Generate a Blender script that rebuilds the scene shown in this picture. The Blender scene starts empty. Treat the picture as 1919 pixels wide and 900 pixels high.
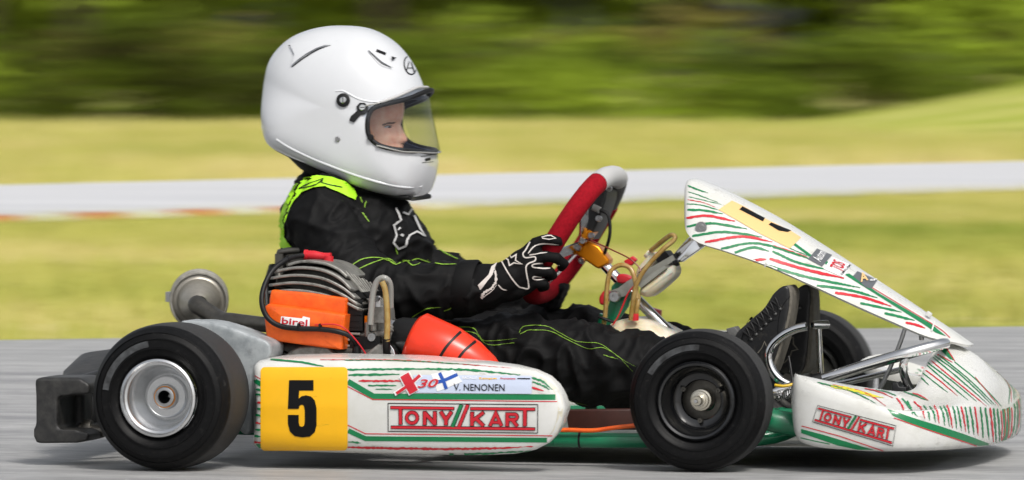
import bpy, bmesh, math, random
import numpy as np
from mathutils import Vector, Matrix, noise
from mathutils.bvhtree import BVHTree
from mathutils.geometry import tessellate_polygon

RN = random.Random(7)
scene = bpy.context.scene
COL = scene.collection
# ------------------------------------------------------------------ camera
# world: X = the way the kart drives, Y = away from the near wheels, Z = up, metres
YAW, PITCH, FPX, DIST = math.radians(14.0), math.atan(323 / 12000), 12000.0, 12.0
FWD = Vector((-math.sin(YAW) * math.cos(PITCH), math.cos(YAW) * math.cos(PITCH), -math.sin(PITCH)))
RGT = Vector((math.cos(YAW), math.sin(YAW), 0))
UPV = RGT.cross(FWD)
def ray(px, py):
    return FWD + RGT * ((px - 959.5) / FPX) + UPV * ((450 - py) / FPX)
CAM = Vector((1.31, 0, 0.135)) - ray(1310, 752) * DIST
def P(px, py, v):                       # the point at lateral depth v that the photo shows at px, py
    d = ray(px, py); return CAM + d * ((v - CAM.y) / d.y)
def G(px, py, z=0.0):                   # the point of the ground that the photo shows at px, py
    d = ray(px, py); return CAM + d * ((z - CAM.z) / d.z)
def pix(p):
    d = Vector(p) - CAM; k = FPX / d.dot(FWD)
    return 959.5 + d.dot(RGT) * k, 450 - d.dot(UPV) * k
cd = bpy.data.cameras.new('camera'); cam = bpy.data.objects.new('camera', cd); COL.objects.link(cam)
cam.matrix_world = Matrix((( RGT.x, UPV.x, -FWD.x, CAM.x), (RGT.y, UPV.y, -FWD.y, CAM.y), (RGT.z, UPV.z, -FWD.z, CAM.z), (0, 0, 0, 1)))
cd.sensor_width = 36.0; cd.lens = FPX / 1919 * 36.0; cd.clip_start = 0.1; cd.clip_end = 2000
cd.dof.use_dof = True; cd.dof.focus_distance = 12.25; cd.dof.aperture_fstop = 16.0; cd.dof.aperture_ratio = 0.105
scene.camera = cam
# ------------------------------------------------------------------ sky, sun, exposure
SUN_EL, SUN_AZ = math.radians(50), math.radians(140)
w = bpy.data.worlds.new('World'); scene.world = w; w.use_nodes = True
nt = w.node_tree; bg = nt.nodes['Background']
sky = nt.nodes.new('ShaderNodeTexSky'); sky.sky_type = 'NISHITA'; sky.sun_disc = False
sky.sun_elevation = SUN_EL; sky.sun_rotation = SUN_AZ; sky.dust_density = 4.0; sky.air_density = 1.0; sky.ozone_density = 1.0
hs = nt.nodes.new('ShaderNodeHueSaturation'); hs.inputs['Saturation'].default_value = 0.25
nt.links.new(sky.outputs[0], hs.inputs['Color']); nt.links.new(hs.outputs[0], bg.inputs['Color']); bg.inputs['Strength'].default_value = 0.11
sl = bpy.data.lights.new('sun', 'SUN'); sl.energy = 1.5; sl.angle = math.radians(12); sl.color = (1.0, 0.96, 0.9)
sun = bpy.data.objects.new('sun', sl); COL.objects.link(sun)
sdir = Vector((math.sin(SUN_AZ) * math.cos(SUN_EL), math.cos(SUN_AZ) * math.cos(SUN_EL), math.sin(SUN_EL)))   # towards the sun
sun.rotation_euler = sdir.to_track_quat('Z', 'Y').to_euler(); sun.location = (0, -5, 12)
vs = scene.view_settings; vs.view_transform = 'Standard'; vs.look = 'None'; vs.gamma = 1.0; vs.use_curve_mapping = False; vs.exposure = 0.48
scene.render.engine = 'CYCLES'; scene.cycles.use_denoising = True
scene.render.filter_size = 1.1; scene.cycles.max_bounces = 8; scene.cycles.transparent_max_bounces = 12; scene.cycles.caustics_reflective = False; scene.cycles.caustics_refractive = False
scene.cycles.sample_clamp_indirect = 4.0

# ------------------------------------------------------------------ materials
def lin(h):
    r = [int(h[i:i + 2], 16) / 255 for i in (0, 2, 4)]
    return tuple(c / 12.92 if c <= 0.04045 else ((c + 0.055) / 1.055) ** 2.4 for c in r)
def M(name, col, rough=0.5, metal=0.0, spec=0.5, coat=0.0, var=None, bump=None, stretch=None, alt=None, trans=0.0, sss=0.0, sheen=0.0, rvar=0.0):
    m = bpy.data.materials.new(name); m.use_nodes = True; n = m.node_tree; b = n.nodes['Principled BSDF']
    c = lin(col) if isinstance(col, str) else col
    b.inputs['Base Color'].default_value = (*c, 1); b.inputs['Roughness'].default_value = rough; b.inputs['Metallic'].default_value = metal
    b.inputs['Specular IOR Level'].default_value = spec; b.inputs['Coat Weight'].default_value = coat; b.inputs['Coat Roughness'].default_value = 0.08
    b.inputs['Transmission Weight'].default_value = trans; b.inputs['Sheen Weight'].default_value = sheen
    if sss: b.inputs['Subsurface Weight'].default_value = sss; b.inputs['Subsurface Scale'].default_value = 0.01
    tc = n.nodes.new('ShaderNodeTexCoord'); mp = n.nodes.new('ShaderNodeMapping'); n.links.new(tc.outputs['Object'], mp.inputs['Vector'])
    if stretch: mp.inputs['Scale'].default_value = stretch
    if var:                               # (scale, amount 0..1): noise between col and alt
        t = n.nodes.new('ShaderNodeTexNoise'); t.inputs['Scale'].default_value = var[0]; t.inputs['Detail'].default_value = 6; t.inputs['Roughness'].default_value = 0.65
        n.links.new(mp.outputs[0], t.inputs['Vector'])
        r = n.nodes.new('ShaderNodeValToRGB'); a2 = (lin(alt) if isinstance(alt, str) else alt) if alt else tuple(x * (1 - var[1]) for x in c)
        r.color_ramp.elements[0].position = 0.35; r.color_ramp.elements[0].color = (*a2, 1)
        r.color_ramp.elements[1].position = 0.62; r.color_ramp.elements[1].color = (*c, 1)
        n.links.new(t.outputs['Fac'], r.inputs[0]); n.links.new(r.outputs[0], b.inputs['Base Color'])
        if rvar:
            mr = n.nodes.new('ShaderNodeMapRange'); mr.inputs['To Min'].default_value = rough + rvar; mr.inputs['To Max'].default_value = max(0.02, rough - rvar)
            mr.inputs['From Min'].default_value = 0.3; mr.inputs['From Max'].default_value = 0.7
            n.links.new(t.outputs['Fac'], mr.inputs['Value']); n.links.new(mr.outputs[0], b.inputs['Roughness'])
    if bump:                              # (scale, strength, distance)
        t = n.nodes.new('ShaderNodeTexNoise'); t.inputs['Scale'].default_value = bump[0]; t.inputs['Detail'].default_value = 4
        n.links.new(mp.outputs[0], t.inputs['Vector']); bp = n.nodes.new('ShaderNodeBump'); bp.inputs['Strength'].default_value = bump[1]; bp.inputs['Distance'].default_value = bump[2]
        n.links.new(t.outputs['Fac'], bp.inputs['Height']); n.links.new(bp.outputs[0], b.inputs['Normal'])
    return m
m_body = M('white bodywork plastic', 'd8d8d5', 0.28, var=(9, 0.1), coat=0.3, rvar=0.08, alt='cbcbc4')
m_bodyedge = M('yellowed plastic rim', 'cfc9b4', 0.4, var=(30, 0.2))
m_green = M('green print', '0d7a48', 0.35, var=(120, 0.12))
m_red = M('red print', 'c8202e', 0.35, var=(120, 0.1))
m_black = M('black print', '0b0b0d', 0.45, spec=0.2)
m_white = M('white print', 'e9e9e9', 0.4)
m_yellow = M('yellow plate', 'f5b80d', 0.4, var=(14, 0.06))
m_blue = M('blue print', '1f4fa8', 0.4)
m_pale = M('pale blue print', 'c3cde2', 0.4)
m_tyre = M('tyre rubber', '0a0a0b', 0.5, var=(60, 0.2), bump=(300, 0.15, 0.001), spec=0.18)
m_tread = M('worn tyre tread', '2c2c2c', 0.75, var=(160, 0.3), bump=(400, 0.4, 0.001))
m_highlight = M('painted sidewall highlight', '4a4c4e', 0.5, var=(40, 0.5), alt='161617')
m_alu = M('polished aluminium', 'd4d5d6', 0.22, metal=1.0, var=(30, 0.1), rvar=0.06)
m_castalu = M('cast aluminium', '9c9a94', 0.5, metal=0.6, var=(70, 0.35), bump=(250, 0.3, 0.0006), rvar=0.1)
m_chrome = M('chrome tube', 'dcdcdc', 0.08, metal=1.0)
m_steel = M('steel bolt', 'b0b0b0', 0.3, metal=1.0)
m_darksteel = M('exhaust steel', '6b6862', 0.42, metal=0.9, var=(25, 0.4), rvar=0.12)
m_blkrim = M('black painted rim', '101113', 0.22, coat=0.4)
m_blk = M('black plastic', '191a1b', 0.5, var=(40, 0.3), bump=(180, 0.2, 0.001))
m_bumper = M('scuffed black plastic', '1c1c1c', 0.5, var=(45, 0.4), alt='333230', bump=(120, 0.35, 0.0015))
m_rubber = M('black rubber', '0b0b0c', 0.5, spec=0.35)
m_greenp = M('green frame paint', '0f7a52', 0.3, coat=0.3, var=(20, 0.2))
m_grey = M('grey plastic', 'a3a8aa', 0.4, var=(22, 0.25), alt='81878a')
m_orange = M('orange plastic', 'f26a1b', 0.38, var=(25, 0.2), alt='dd5510', sss=0.15)
m_redor = M('red plastic', 'ea3a1c', 0.3, var=(25, 0.15), sss=0.1)
m_anod = M('orange anodised aluminium', 'e08a12', 0.32, metal=0.7)
m_redcap = M('red plastic cap', 'c81f2a', 0.35)
m_hosea = M('amber fuel hose', 'e3c47c', 0.2, trans=0.55, var=(50, 0.3), alt='c89a4a')
m_hosec = M('clear hose', 'b7b6b0', 0.2, trans=0.45)
m_tank = M('translucent white tank', 'e2dccb', 0.35, sss=0.35, var=(14, 0.2), alt='cdbf9c')
m_suede = M('red suede', '98101f', 0.9, var=(160, 0.25), bump=(350, 0.4, 0.001), spec=0.15)
m_greygrip = M('grey grip', '5f5f5e', 0.7, var=(150, 0.2))
m_whitegrip = M('white grip', 'b4b4b3', 0.6)
m_suit = M('black suit cloth', '070708', 0.7, var=(35, 0.25), bump=(900, 0.25, 0.0008), spec=0.2)
m_glove = M('black glove cloth', '050506', 0.75, bump=(800, 0.25, 0.0006), spec=0.2)
m_glovew = M('pale glove trim', 'c9c2bc', 0.7)
m_lime = M('lime cloth', 'a3e01c', 0.65, bump=(700, 0.2, 0.0006))
m_stitch = M('lime thread', '78a02c', 0.7)
m_shoe = M('black shoe leather', '121214', 0.42, var=(60, 0.3), bump=(220, 0.3, 0.0008))
m_sole = M('dirty shoe sole', '6e695f', 0.75, var=(60, 0.4), bump=(260, 0.4, 0.001))
m_helmet = M('white helmet paint', 'cfd1d4', 0.16, coat=0.5, var=(6, 0.04), spec=0.5)
m_liner = M('navy liner cloth', '26304a', 0.85, bump=(500, 0.2, 0.0006))
m_skin = M('skin', 'f3c2a2', 0.5, sss=0.12, var=(45, 0.1), alt='e8a184')
m_hair = M('brown brow hair', '6a4a36', 0.7)
m_eye = M('dark eye', '1a1412', 0.2)
m_brown = M('brown tray', '3d1b12', 0.5, var=(25, 0.3))
m_tray = M('grey floor tray', 'a3a39a', 0.45, metal=0.6, var=(30, 0.2))
m_wood = M('bark', '4b3d30', 0.9, var=(20, 0.4))
def clear_mat(name, tint, refl):
    m = bpy.data.materials.new(name); m.use_nodes = True; n = m.node_tree; n.nodes.clear()
    o = n.nodes.new('ShaderNodeOutputMaterial'); t = n.nodes.new('ShaderNodeBsdfTransparent'); t.inputs[0].default_value = (*tint, 1)
    g = n.nodes.new('ShaderNodeBsdfGlossy'); g.inputs['Roughness'].default_value = 0.04; mx = n.nodes.new('ShaderNodeMixShader')
    f0 = n.nodes.new('ShaderNodeLayerWeight'); f0.inputs[0].default_value = 0.5; f = n.nodes.new('ShaderNodeMath'); f.operation = 'POWER'; f.inputs[1].default_value = 4.0; n.links.new(f0.outputs['Facing'], f.inputs[0]); ad = n.nodes.new('ShaderNodeMath'); ad.operation = 'MULTIPLY_ADD'; ad.inputs[1].default_value = 0.55; ad.inputs[2].default_value = refl
    n.links.new(f.outputs[0], ad.inputs[0]); n.links.new(ad.outputs[0], mx.inputs[0]); n.links.new(t.outputs[0], mx.inputs[1]); n.links.new(g.outputs[0], mx.inputs[2]); n.links.new(mx.outputs[0], o.inputs[0])
    return m
m_visor = clear_mat('clear visor', (0.82, 0.85, 0.89), 0.03)

def grime(m, scale, lo, hi, col, amt, stretch=(1, 1, 1), rough=0.5):
    n = m.node_tree; b = n.nodes['Principled BSDF']; tc = n.nodes.new('ShaderNodeTexCoord'); mp = n.nodes.new('ShaderNodeMapping'); mp.inputs['Scale'].default_value = stretch
    t = n.nodes.new('ShaderNodeTexNoise'); t.inputs['Scale'].default_value = scale; t.inputs['Detail'].default_value = 8; t.inputs['Roughness'].default_value = 0.7
    r = n.nodes.new('ShaderNodeMapRange'); r.inputs['From Min'].default_value = lo; r.inputs['From Max'].default_value = hi; r.inputs['To Max'].default_value = amt
    mx = n.nodes.new('ShaderNodeMix'); mx.data_type = 'RGBA'; mx.inputs[7].default_value = (*lin(col), 1)
    n.links.new(tc.outputs['Object'], mp.inputs[0]); n.links.new(mp.outputs[0], t.inputs['Vector']); n.links.new(t.outputs['Fac'], r.inputs['Value']); n.links.new(r.outputs[0], mx.inputs[0])
    if b.inputs['Base Color'].links: n.links.new(b.inputs['Base Color'].links[0].from_socket, mx.inputs[6])
    else: mx.inputs[6].default_value = b.inputs['Base Color'].default_value
    n.links.new(mx.outputs[2], b.inputs['Base Color'])
grime(m_body, 34, .60, .72, '6a655c', .55, (.5, 1, 1.6)); grime(m_body, 7, .55, .75, '9a958a', .4)
grime(m_helmet, 70, .66, .74, '5c5a55', .6, (1, 1, .6)); grime(m_yellow, 40, .62, .72, '7a5a10', .4, (.4, 1, 1.4))
grime(m_tyre, 120, .58, .72, '3a3836', .6); grime(m_orange, 30, .58, .74, '6b2c10', .5); grime(m_redor, 40, .6, .72, '5c1208', .5); grime(m_castalu, 22, .52, .72, '2a2622', .75); grime(m_grey, 26, .56, .72, '4a4c4c', .5); grime(m_shoe, 40, .55, .72, '4a463f', .5); grime(m_suit, 16, .58, .74, '2a2724', .4)
# ------------------------------------------------------------------ helpers
def tag(o, label=None, cat=None, group=None, kind=None):
    if label: o['label'] = label
    if cat: o['category'] = cat
    if group: o['group'] = group
    if kind: o['kind'] = kind
    return o
def empty(name, loc, parent=None):
    e = bpy.data.objects.new(name, None); COL.objects.link(e); e.location = loc; e.empty_display_size = 0.1
    if parent: adopt(e, parent)
    return e
def adopt(o, parent):
    o.parent = parent
    o.matrix_parent_inverse = Matrix.Translation(-ROOTOFF.get(parent.name, Vector((0, 0, 0))))
ROOTOFF = {}
def root(name, loc):
    e = empty(name, loc); ROOTOFF[name] = Vector(loc); return e
def finish(me, smooth=True, ang=38):
    bm = bmesh.new(); bm.from_mesh(me); bmesh.ops.recalc_face_normals(bm, faces=bm.faces)
    for f in bm.faces: f.smooth = smooth
    if smooth:
        for e in bm.edges:
            if len(e.link_faces) == 2 and e.calc_face_angle(0) > math.radians(ang): e.smooth = False
    bm.to_mesh(me); bm.free()
def obj(name, vf, mat, parent=None, smooth=True, ang=38, label=None):
    me = bpy.data.meshes.new(name); me.from_pydata([tuple(v) for v in vf[0]], [], vf[1]); me.validate()
    finish(me, smooth, ang)
    for m in (mat if isinstance(mat, (list, tuple)) else [mat]): me.materials.append(m)
    o = bpy.data.objects.new(name, me); COL.objects.link(o)
    if parent: adopt(o, parent)
    if label: o['label'] = label
    return o
def merge(*vfs):
    V, F = [], []
    for v, f in vfs:
        n = len(V); V += list(v); F += [tuple(i + n for i in q) for q in f]
    return V, F
def bake(o):
    dg = bpy.context.evaluated_depsgraph_get(); me = bpy.data.meshes.new_from_object(o.evaluated_get(dg)); o.modifiers.clear(); o.data = me; return o
def bevel(o, wdt=0.003, seg=2):
    b = o.modifiers.new('bevel', 'BEVEL'); b.width = wdt; b.segments = seg; b.limit_method = 'ANGLE'; b.angle_limit = math.radians(40); return o
def catmull(pts, n=6, closed=False):
    pts = [Vector(p) for p in pts]; N = len(pts); out = []
    rng = range(N if closed else N - 1)
    for i in rng:
        p0 = pts[(i - 1) % N] if closed or i > 0 else pts[0] * 2 - pts[1]; p1 = pts[i]; p2 = pts[(i + 1) % N]
        p3 = pts[(i + 2) % N] if closed or i + 2 < N else pts[-1] * 2 - pts[-2]
        for k in range(n):
            t = k / n
            out.append(0.5 * ((2 * p1) + (p2 - p0) * t + (2 * p0 - 5 * p1 + 4 * p2 - p3) * t * t + (3 * p1 - p0 - 3 * p2 + p3) * t ** 3))
    if not closed: out.append(pts[-1])
    return out
def tube(pts, r, seg=12, sm=6, closed=False, caps=True):
    pts = [Vector(p) for p in pts]
    rs = r if isinstance(r, (list, tuple)) else [r] * len(pts)
    if sm > 1 and len(pts) > 2:
        q = catmull([(*p, ) for p in pts], sm, closed); rr = []
        n = len(pts)
        for i in range(len(q)):
            t = i / sm; a = int(t) % n; b = (a + 1) % n if closed else min(a + 1, n - 1); rr.append(rs[a] + (rs[b] - rs[a]) * (t - int(t)))
        pts, rs = q, rr
    V, F = [], []; n = len(pts); nrm = None
    for i, p in enumerate(pts):
        a = pts[(i - 1) % n] if closed or i > 0 else p; b = pts[(i + 1) % n] if closed or i < n - 1 else p
        t = (b - a).normalized()
        if nrm is None: nrm = t.orthogonal().normalized()
        nrm = (nrm - t * nrm.dot(t)).normalized(); bn = t.cross(nrm)
        for k in range(seg):
            an = 2 * math.pi * k / seg; V.append(p + (nrm * math.cos(an) + bn * math.sin(an)) * rs[i])
    for i in range(n if closed else n - 1):
        for k in range(seg):
            a, b = i * seg + k, i * seg + (k + 1) % seg; j = ((i + 1) % n) * seg
            F.append((a, b, j + (k + 1) % seg, j + k))
    if caps and not closed:
        F.append(tuple(range(seg))[::-1]); F.append(tuple((n - 1) * seg + k for k in range(seg)))
    return V, F
def lathe(prof, c, axis, seg=64, closed=False):
    ax = Vector(axis).normalized(); e1 = ax.orthogonal().normalized(); e2 = ax.cross(e1); c = Vector(c); V, F = [], []
    n = len(prof)
    for (r, a) in prof:
        for k in range(seg):
            t = 2 * math.pi * k / seg; V.append(c + ax * a + (e1 * math.cos(t) + e2 * math.sin(t)) * r)
    for i in range(n if closed else n - 1):
        j = (i + 1) % n
        for k in range(seg):
            F.append((i * seg + k, i * seg + (k + 1) % seg, j * seg + (k + 1) % seg, j * seg + k))
    return V, F
def loft(rings, closed=True, cap=True):
    V, F = [], []; n = len(rings[0])
    for r in rings: V += [Vector(p) for p in r]
    for i in range(len(rings) - 1):
        for k in range(n if closed else n - 1):
            F.append((i * n + k, i * n + (k + 1) % n, (i + 1) * n + (k + 1) % n, (i + 1) * n + k))
    if cap and closed: F.append(tuple(range(n))[::-1]); F.append(tuple((len(rings) - 1) * n + k for k in range(n)))
    return V, F
def box(c, s, rot=None):
    c = Vector(c); V = []
    for i in range(8):
        p = Vector(((i & 1) - .5, ((i >> 1) & 1) - .5, (i >> 2) - .5)); p = Vector((p.x * s[0], p.y * s[1], p.z * s[2]))
        V.append(c + (rot @ p if rot else p))
    return V, [(0, 2, 3, 1), (4, 5, 7, 6), (0, 1, 5, 4), (2, 6, 7, 3), (0, 4, 6, 2), (1, 3, 7, 5)]
def resample(pts, step, closed=True):
    out = []; n = len(pts)
    for i in range(n if closed else n - 1):
        a, b = Vector(pts[i]), Vector(pts[(i + 1) % n]); k = max(1, int((b - a).length / step))
        for j in range(k): out.append(a.lerp(b, j / k))
    if not closed: out.append(Vector(pts[-1]))
    return out
def pillow(poly, vref, v0, v1, r=0.01, sm=4, nr=5, bulge=0.0):
    """rounded slab: outline given in photo pixels at depth vref, from v0 (near) to v1 (far), edges rounded by r metres"""
    q = catmull([(x, y, 0) for x, y in poly], sm, True) if sm > 1 else [Vector((x, y, 0)) for x, y in poly]
    pts = [P(p.x, p.y, vref) for p in q]; n = len(pts)
    area = sum(pts[i].x * pts[(i + 1) % n].z - pts[(i + 1) % n].x * pts[i].z for i in range(n)); s = 1 if area > 0 else -1
    nr_ = []
    for i in range(n):
        t = pts[(i + 1) % n] - pts[(i - 1) % n]; m = Vector((-t.z, 0, t.x)) * s
        nr_.append(m.normalized() if m.length > 1e-9 else Vector((0, 0, 0)))
    def ring(ins, v): return [Vector((p.x + m.x * ins, v, p.z + m.z * ins)) for p, m in zip(pts, nr_)]
    rings = []
    if bulge:
        c = sum(pts, Vector()) / n
        for f in (0.15, 0.45, 0.75): rings.append([Vector((c.x + (p.x + m.x * r - c.x) * f, v0 - bulge * (1 - f * f), c.z + (p.z + m.z * r - c.z) * f)) for p, m in zip(pts, nr_)])
    for i in range(nr + 1):
        a = math.pi / 2 * i / nr; rings.append(ring(r * (1 - math.sin(a)), v0 + r * (1 - math.cos(a))))
    for i in range(nr + 1):
        a = math.pi / 2 * (1 - i / nr); rings.append(ring(r * (1 - math.sin(a)), v1 - r * (1 - math.cos(a))))
    return loft(rings)
def capsule_chain(pts, rad, seg=14):
    """closed tapered chain with round ends, for remeshed bodies"""
    pts = [Vector(p) for p in pts]; out = []
    d0 = (pts[0] - pts[1]).normalized(); d1 = (pts[-1] - pts[-2]).normalized()
    a = [pts[0] + d0 * rad[0] * f for f in (0.97, 0.75, 0.4)]; ar = [rad[0] * f for f in (0.25, 0.66, 0.92)]
    b = [pts[-1] + d1 * rad[-1] * f for f in (0.4, 0.75, 0.97)]; br = [rad[-1] * f for f in (0.92, 0.66, 0.25)]
    return tube(a + pts + b, ar + list(rad) + br, seg, 1)
def ball(c, rx, ry, rz, seg=20, rings=12):
    V, F = [], []; c = Vector(c)
    for i in range(1, rings):
        t = math.pi * i / rings
        for k in range(seg):
            a = 2 * math.pi * k / seg; V.append(c + Vector((rx * math.sin(t) * math.cos(a), ry * math.sin(t) * math.sin(a), rz * math.cos(t))))
    n = len(V); V += [c + Vector((0, 0, rz)), c - Vector((0, 0, rz))]
    for i in range(rings - 2):
        for k in range(seg): F.append((i * seg + k, i * seg + (k + 1) % seg, (i + 1) * seg + (k + 1) % seg, (i + 1) * seg + k))
    for k in range(seg): F.append((n, (k + 1) % seg, k)); F.append((n + 1, (rings - 2) * seg + k, (rings - 2) * seg + (k + 1) % seg))
    return V, F
def remeshed(name, vf, mat, parent, voxel, smooth_it=4, fold=None):
    o = obj(name, vf, mat, parent)
    r = o.modifiers.new('r', 'REMESH'); r.mode = 'VOXEL'; r.voxel_size = voxel; r.use_smooth_shade = True
    s = o.modifiers.new('s', 'SMOOTH'); s.iterations = smooth_it; s.factor = 0.5
    bake(o)
    if fold:
        me = o.data; me.update(); nrm = [v.normal.copy() for v in me.vertices]
        for v, n in zip(me.vertices, nrm): v.co += n * fold(v.co)
        me.update()
    for p in o.data.polygons: p.use_smooth = True
    return o
def prism(poly, vref, v0, v1, sm=3):
    q = catmull([(x, y, 0) for x, y in poly], sm, True) if sm > 1 else [Vector((x, y, 0)) for x, y in poly]
    pts = [P(p.x, p.y, vref) for p in q]; n = len(pts)
    V = [Vector((p.x, v0, p.z)) for p in pts] + [Vector((p.x, v1, p.z)) for p in pts]
    F = [(i, (i + 1) % n, n + (i + 1) % n, n + i) for i in range(n)]
    for t in tessellate_polygon([[Vector((p.x, p.z, 0)) for p in pts]]): F.append(tuple(t)); F.append(tuple(n + i for i in t))
    return V, F
def bvh_of(o):
    me = o.data; return BVHTree.FromPolygons([v.co.copy() for v in me.vertices], [tuple(p.vertices) for p in me.polygons])
# ---- flat print laid on a real surface: outlines measured in photo pixels, dropped onto the mesh
def strip(pts, wd, jag=0.0, step=4.0, taper=True, sm=True, seed=None):
    q = [Vector((x, y, 0)) for x, y in pts]
    if sm and len(q) > 2: q = catmull(q, 8)
    q = resample(q, step, False); n = len(q); L, Rr = [], []
    for i, p in enumerate(q):
        t = (q[min(i + 1, n - 1)] - q[max(i - 1, 0)]).normalized(); m = Vector((-t.y, t.x, 0)); f = wd / 2
        if taper: f *= min(1, 0.7 + 5 * i / n, 0.25 + 3.0 * (n - 1 - i) / n)
        L.append(p + m * (f + RN.uniform(-jag, jag))); Rr.append(p - m * (f + RN.uniform(-jag, jag)))
    V = L + Rr; return V, [(i, i + 1, n + i + 1, n + i) for i in range(n - 1)]
def stroke(pts, wd, step=6.0):           # mitred stroke with square ends
    q = [Vector((x, y, 0)) for x, y in pts]; n = len(q); L, Rr = [], []
    for i, p in enumerate(q):
        d0 = (p - q[i - 1]).normalized() if i else (q[1] - p).normalized(); d1 = (q[i + 1] - p).normalized() if i < n - 1 else d0
        m = Vector((-(d0 + d1).y, (d0 + d1).x, 0)); m = m.normalized() if m.length > 1e-4 else Vector((-d0.y, d0.x, 0))
        k = min(2.2, 1 / max(0.2, m.dot(Vector((-d0.y, d0.x, 0))))); L.append(p + m * wd / 2 * k); Rr.append(p - m * wd / 2 * k)
    V, F = [], []
    for i in range(n - 1):
        k = max(1, int((q[i + 1] - q[i]).length / step))
        for j in range(k):
            a, b = j / k, (j + 1) / k; s = len(V)
            V += [L[i].lerp(L[i + 1], a), L[i].lerp(L[i + 1], b), Rr[i].lerp(Rr[i + 1], b), Rr[i].lerp(Rr[i + 1], a)]; F.append((s, s + 1, s + 2, s + 3))
    return V, F
def poly(pts, maxe=9.0):                 # filled outline, cut into small triangles
    bm = bmesh.new(); vs_ = [bm.verts.new((x, y, 0)) for x, y in pts]
    tr = tessellate_polygon([[Vector((x, y, 0)) for x, y in pts]])
    for t in tr:
        try: bm.faces.new([vs_[i] for i in t])
        except ValueError: pass
    return subdiv(bm, maxe)
def subdiv(bm, maxe):
    for _ in range(6):
        lg = [e for e in bm.edges if e.calc_length() > maxe]
        if not lg: break
        bmesh.ops.subdivide_edges(bm, edges=lg, cuts=1); bmesh.ops.triangulate(bm, faces=bm.faces)
    bm.verts.index_update(); r = ([v.co.copy() for v in bm.verts], [tuple(v.index for v in f.verts) for f in bm.faces]); bm.free(); return r
def rrect(x0, y0, x1, y1, r):
    o = []
    for cx, cy, a0 in ((x1 - r, y0 + r, -90), (x1 - r, y1 - r, 0), (x0 + r, y1 - r, 90), (x0 + r, y0 + r, 180)):
        for k in range(5): a = math.radians(a0 + 22.5 * k); o.append((cx + r * math.cos(a), cy + r * math.sin(a)))
    return o
def bil(q, s, t):                        # q = TL, TR, BR, BL
    a = Vector(q[0]).lerp(Vector(q[1]), s); b = Vector(q[3]).lerp(Vector(q[2]), s); return a.lerp(b, t)
def text(s, quad, bold=0.0, shear=0.0, maxe=9.0):
    cu = bpy.data.curves.new('t', 'FONT'); cu.body = s; cu.offset = bold; cu.shear = shear; cu.resolution_u = 3
    o = bpy.data.objects.new('t', cu); COL.objects.link(o)
    me = bpy.data.meshes.new_from_object(o.evaluated_get(bpy.context.evaluated_depsgraph_get()))
    bpy.data.objects.remove(o); bpy.data.curves.remove(cu)
    xs = [v.co.x for v in me.vertices]; ys = [v.co.y for v in me.vertices]; x0, x1, y0, y1 = min(xs), max(xs), min(ys), max(ys)
    bm = bmesh.new(); bm.from_mesh(me); bpy.data.meshes.remove(me); bmesh.ops.triangulate(bm, faces=bm.faces)
    for v in bm.verts:
        p = bil([Vector((*k, 0)) for k in quad], (v.co.x - x0) / (x1 - x0), (y1 - v.co.y) / (y1 - y0)); v.co = (p.x, p.y, 0)
    return subdiv(bm, maxe)
def decal(name, shapes, bvh, mat, parent, off=0.0006, step=0.00006, label=None):
    V, F = [], []
    for i, (sv, sf) in enumerate(shapes):
        idx = {}
        for k, p in enumerate(sv):
            d = ray(p.x, p.y); h = bvh.ray_cast(CAM, d.normalized())
            if h[0] is None: continue
            nn = h[1] if h[1].dot(d) < 0 else -h[1]
            idx[k] = (len(V), h[0]); V.append(h[0] + nn * (off + step * i))
        for f in sf:
            if all(k in idx for k in f):
                pp = [idx[k][1] for k in f]
                if max((pp[a] - pp[a - 1]).length for a in range(len(pp))) < 0.05: F.append(tuple(idx[k][0] for k in f))
    if not F: return None
    return obj(name, (V, F), mat, parent, ang=60, label=label)
def decals(name, shapes, bvh, mat, parent, off=0.0006, step=0.00006):       # one object for every stripe
    for i, s in enumerate(shapes): decal(name, [s], bvh, mat, parent, off + step * i)
def xf(shapes, fn):
    return [([Vector((*fn(p.x, p.y), 0)) for p in v], f) for v, f in shapes]
# ================================================================== setting
FH = Vector((FWD.x, FWD.y, 0)).normalized()
def BG(x, d, z=0.0): p = CAM + FH * d + RGT * x; return Vector((p.x, p.y, z))       # x metres to the right of the camera axis, d metres away
def grass_mat(name, a, b, c, sc, stretch=None):
    m = bpy.data.materials.new(name); m.use_nodes = True; n = m.node_tree; bs = n.nodes['Principled BSDF']; bs.inputs['Roughness'].default_value = 0.9; bs.inputs['Specular IOR Level'].default_value = 0.15
    tc = n.nodes.new('ShaderNodeTexCoord'); mp = n.nodes.new('ShaderNodeMapping'); mp.inputs['Rotation'].default_value = (0, 0, -YAW)
    if stretch: mp.inputs['Scale'].default_value = stretch
    t = n.nodes.new('ShaderNodeTexNoise'); t.inputs['Scale'].default_value = sc; t.inputs['Detail'].default_value = 7; t.inputs['Roughness'].default_value = 0.6
    r = n.nodes.new('ShaderNodeValToRGB'); e = r.color_ramp.elements; e[0].position = 0.33; e[0].color = (*lin(a), 1); e[1].position = 0.66; e[1].color = (*lin(c), 1)
    k = r.color_ramp.elements.new(0.5); k.color = (*lin(b), 1)
    n.links.new(tc.outputs['Object'], mp.inputs[0]); n.links.new(mp.outputs[0], t.inputs['Vector']); n.links.new(t.outputs['Fac'], r.inputs[0]); n.links.new(r.outputs[0], bs.inputs['Base Color'])
    return m
m_field = grass_mat('dry meadow grass', '7d8c38', 'b2ae5c', 'd6c592', 0.9, (0.16, 0.5, 1))
m_blade = grass_mat('grass blades', '82913a', 'b6b360', 'dac998', 0.9, (0.16, 0.5, 1))
m_bank = grass_mat('green bank grass', '869434', 'a8ae4c', 'cbbf80', 0.3)
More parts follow.
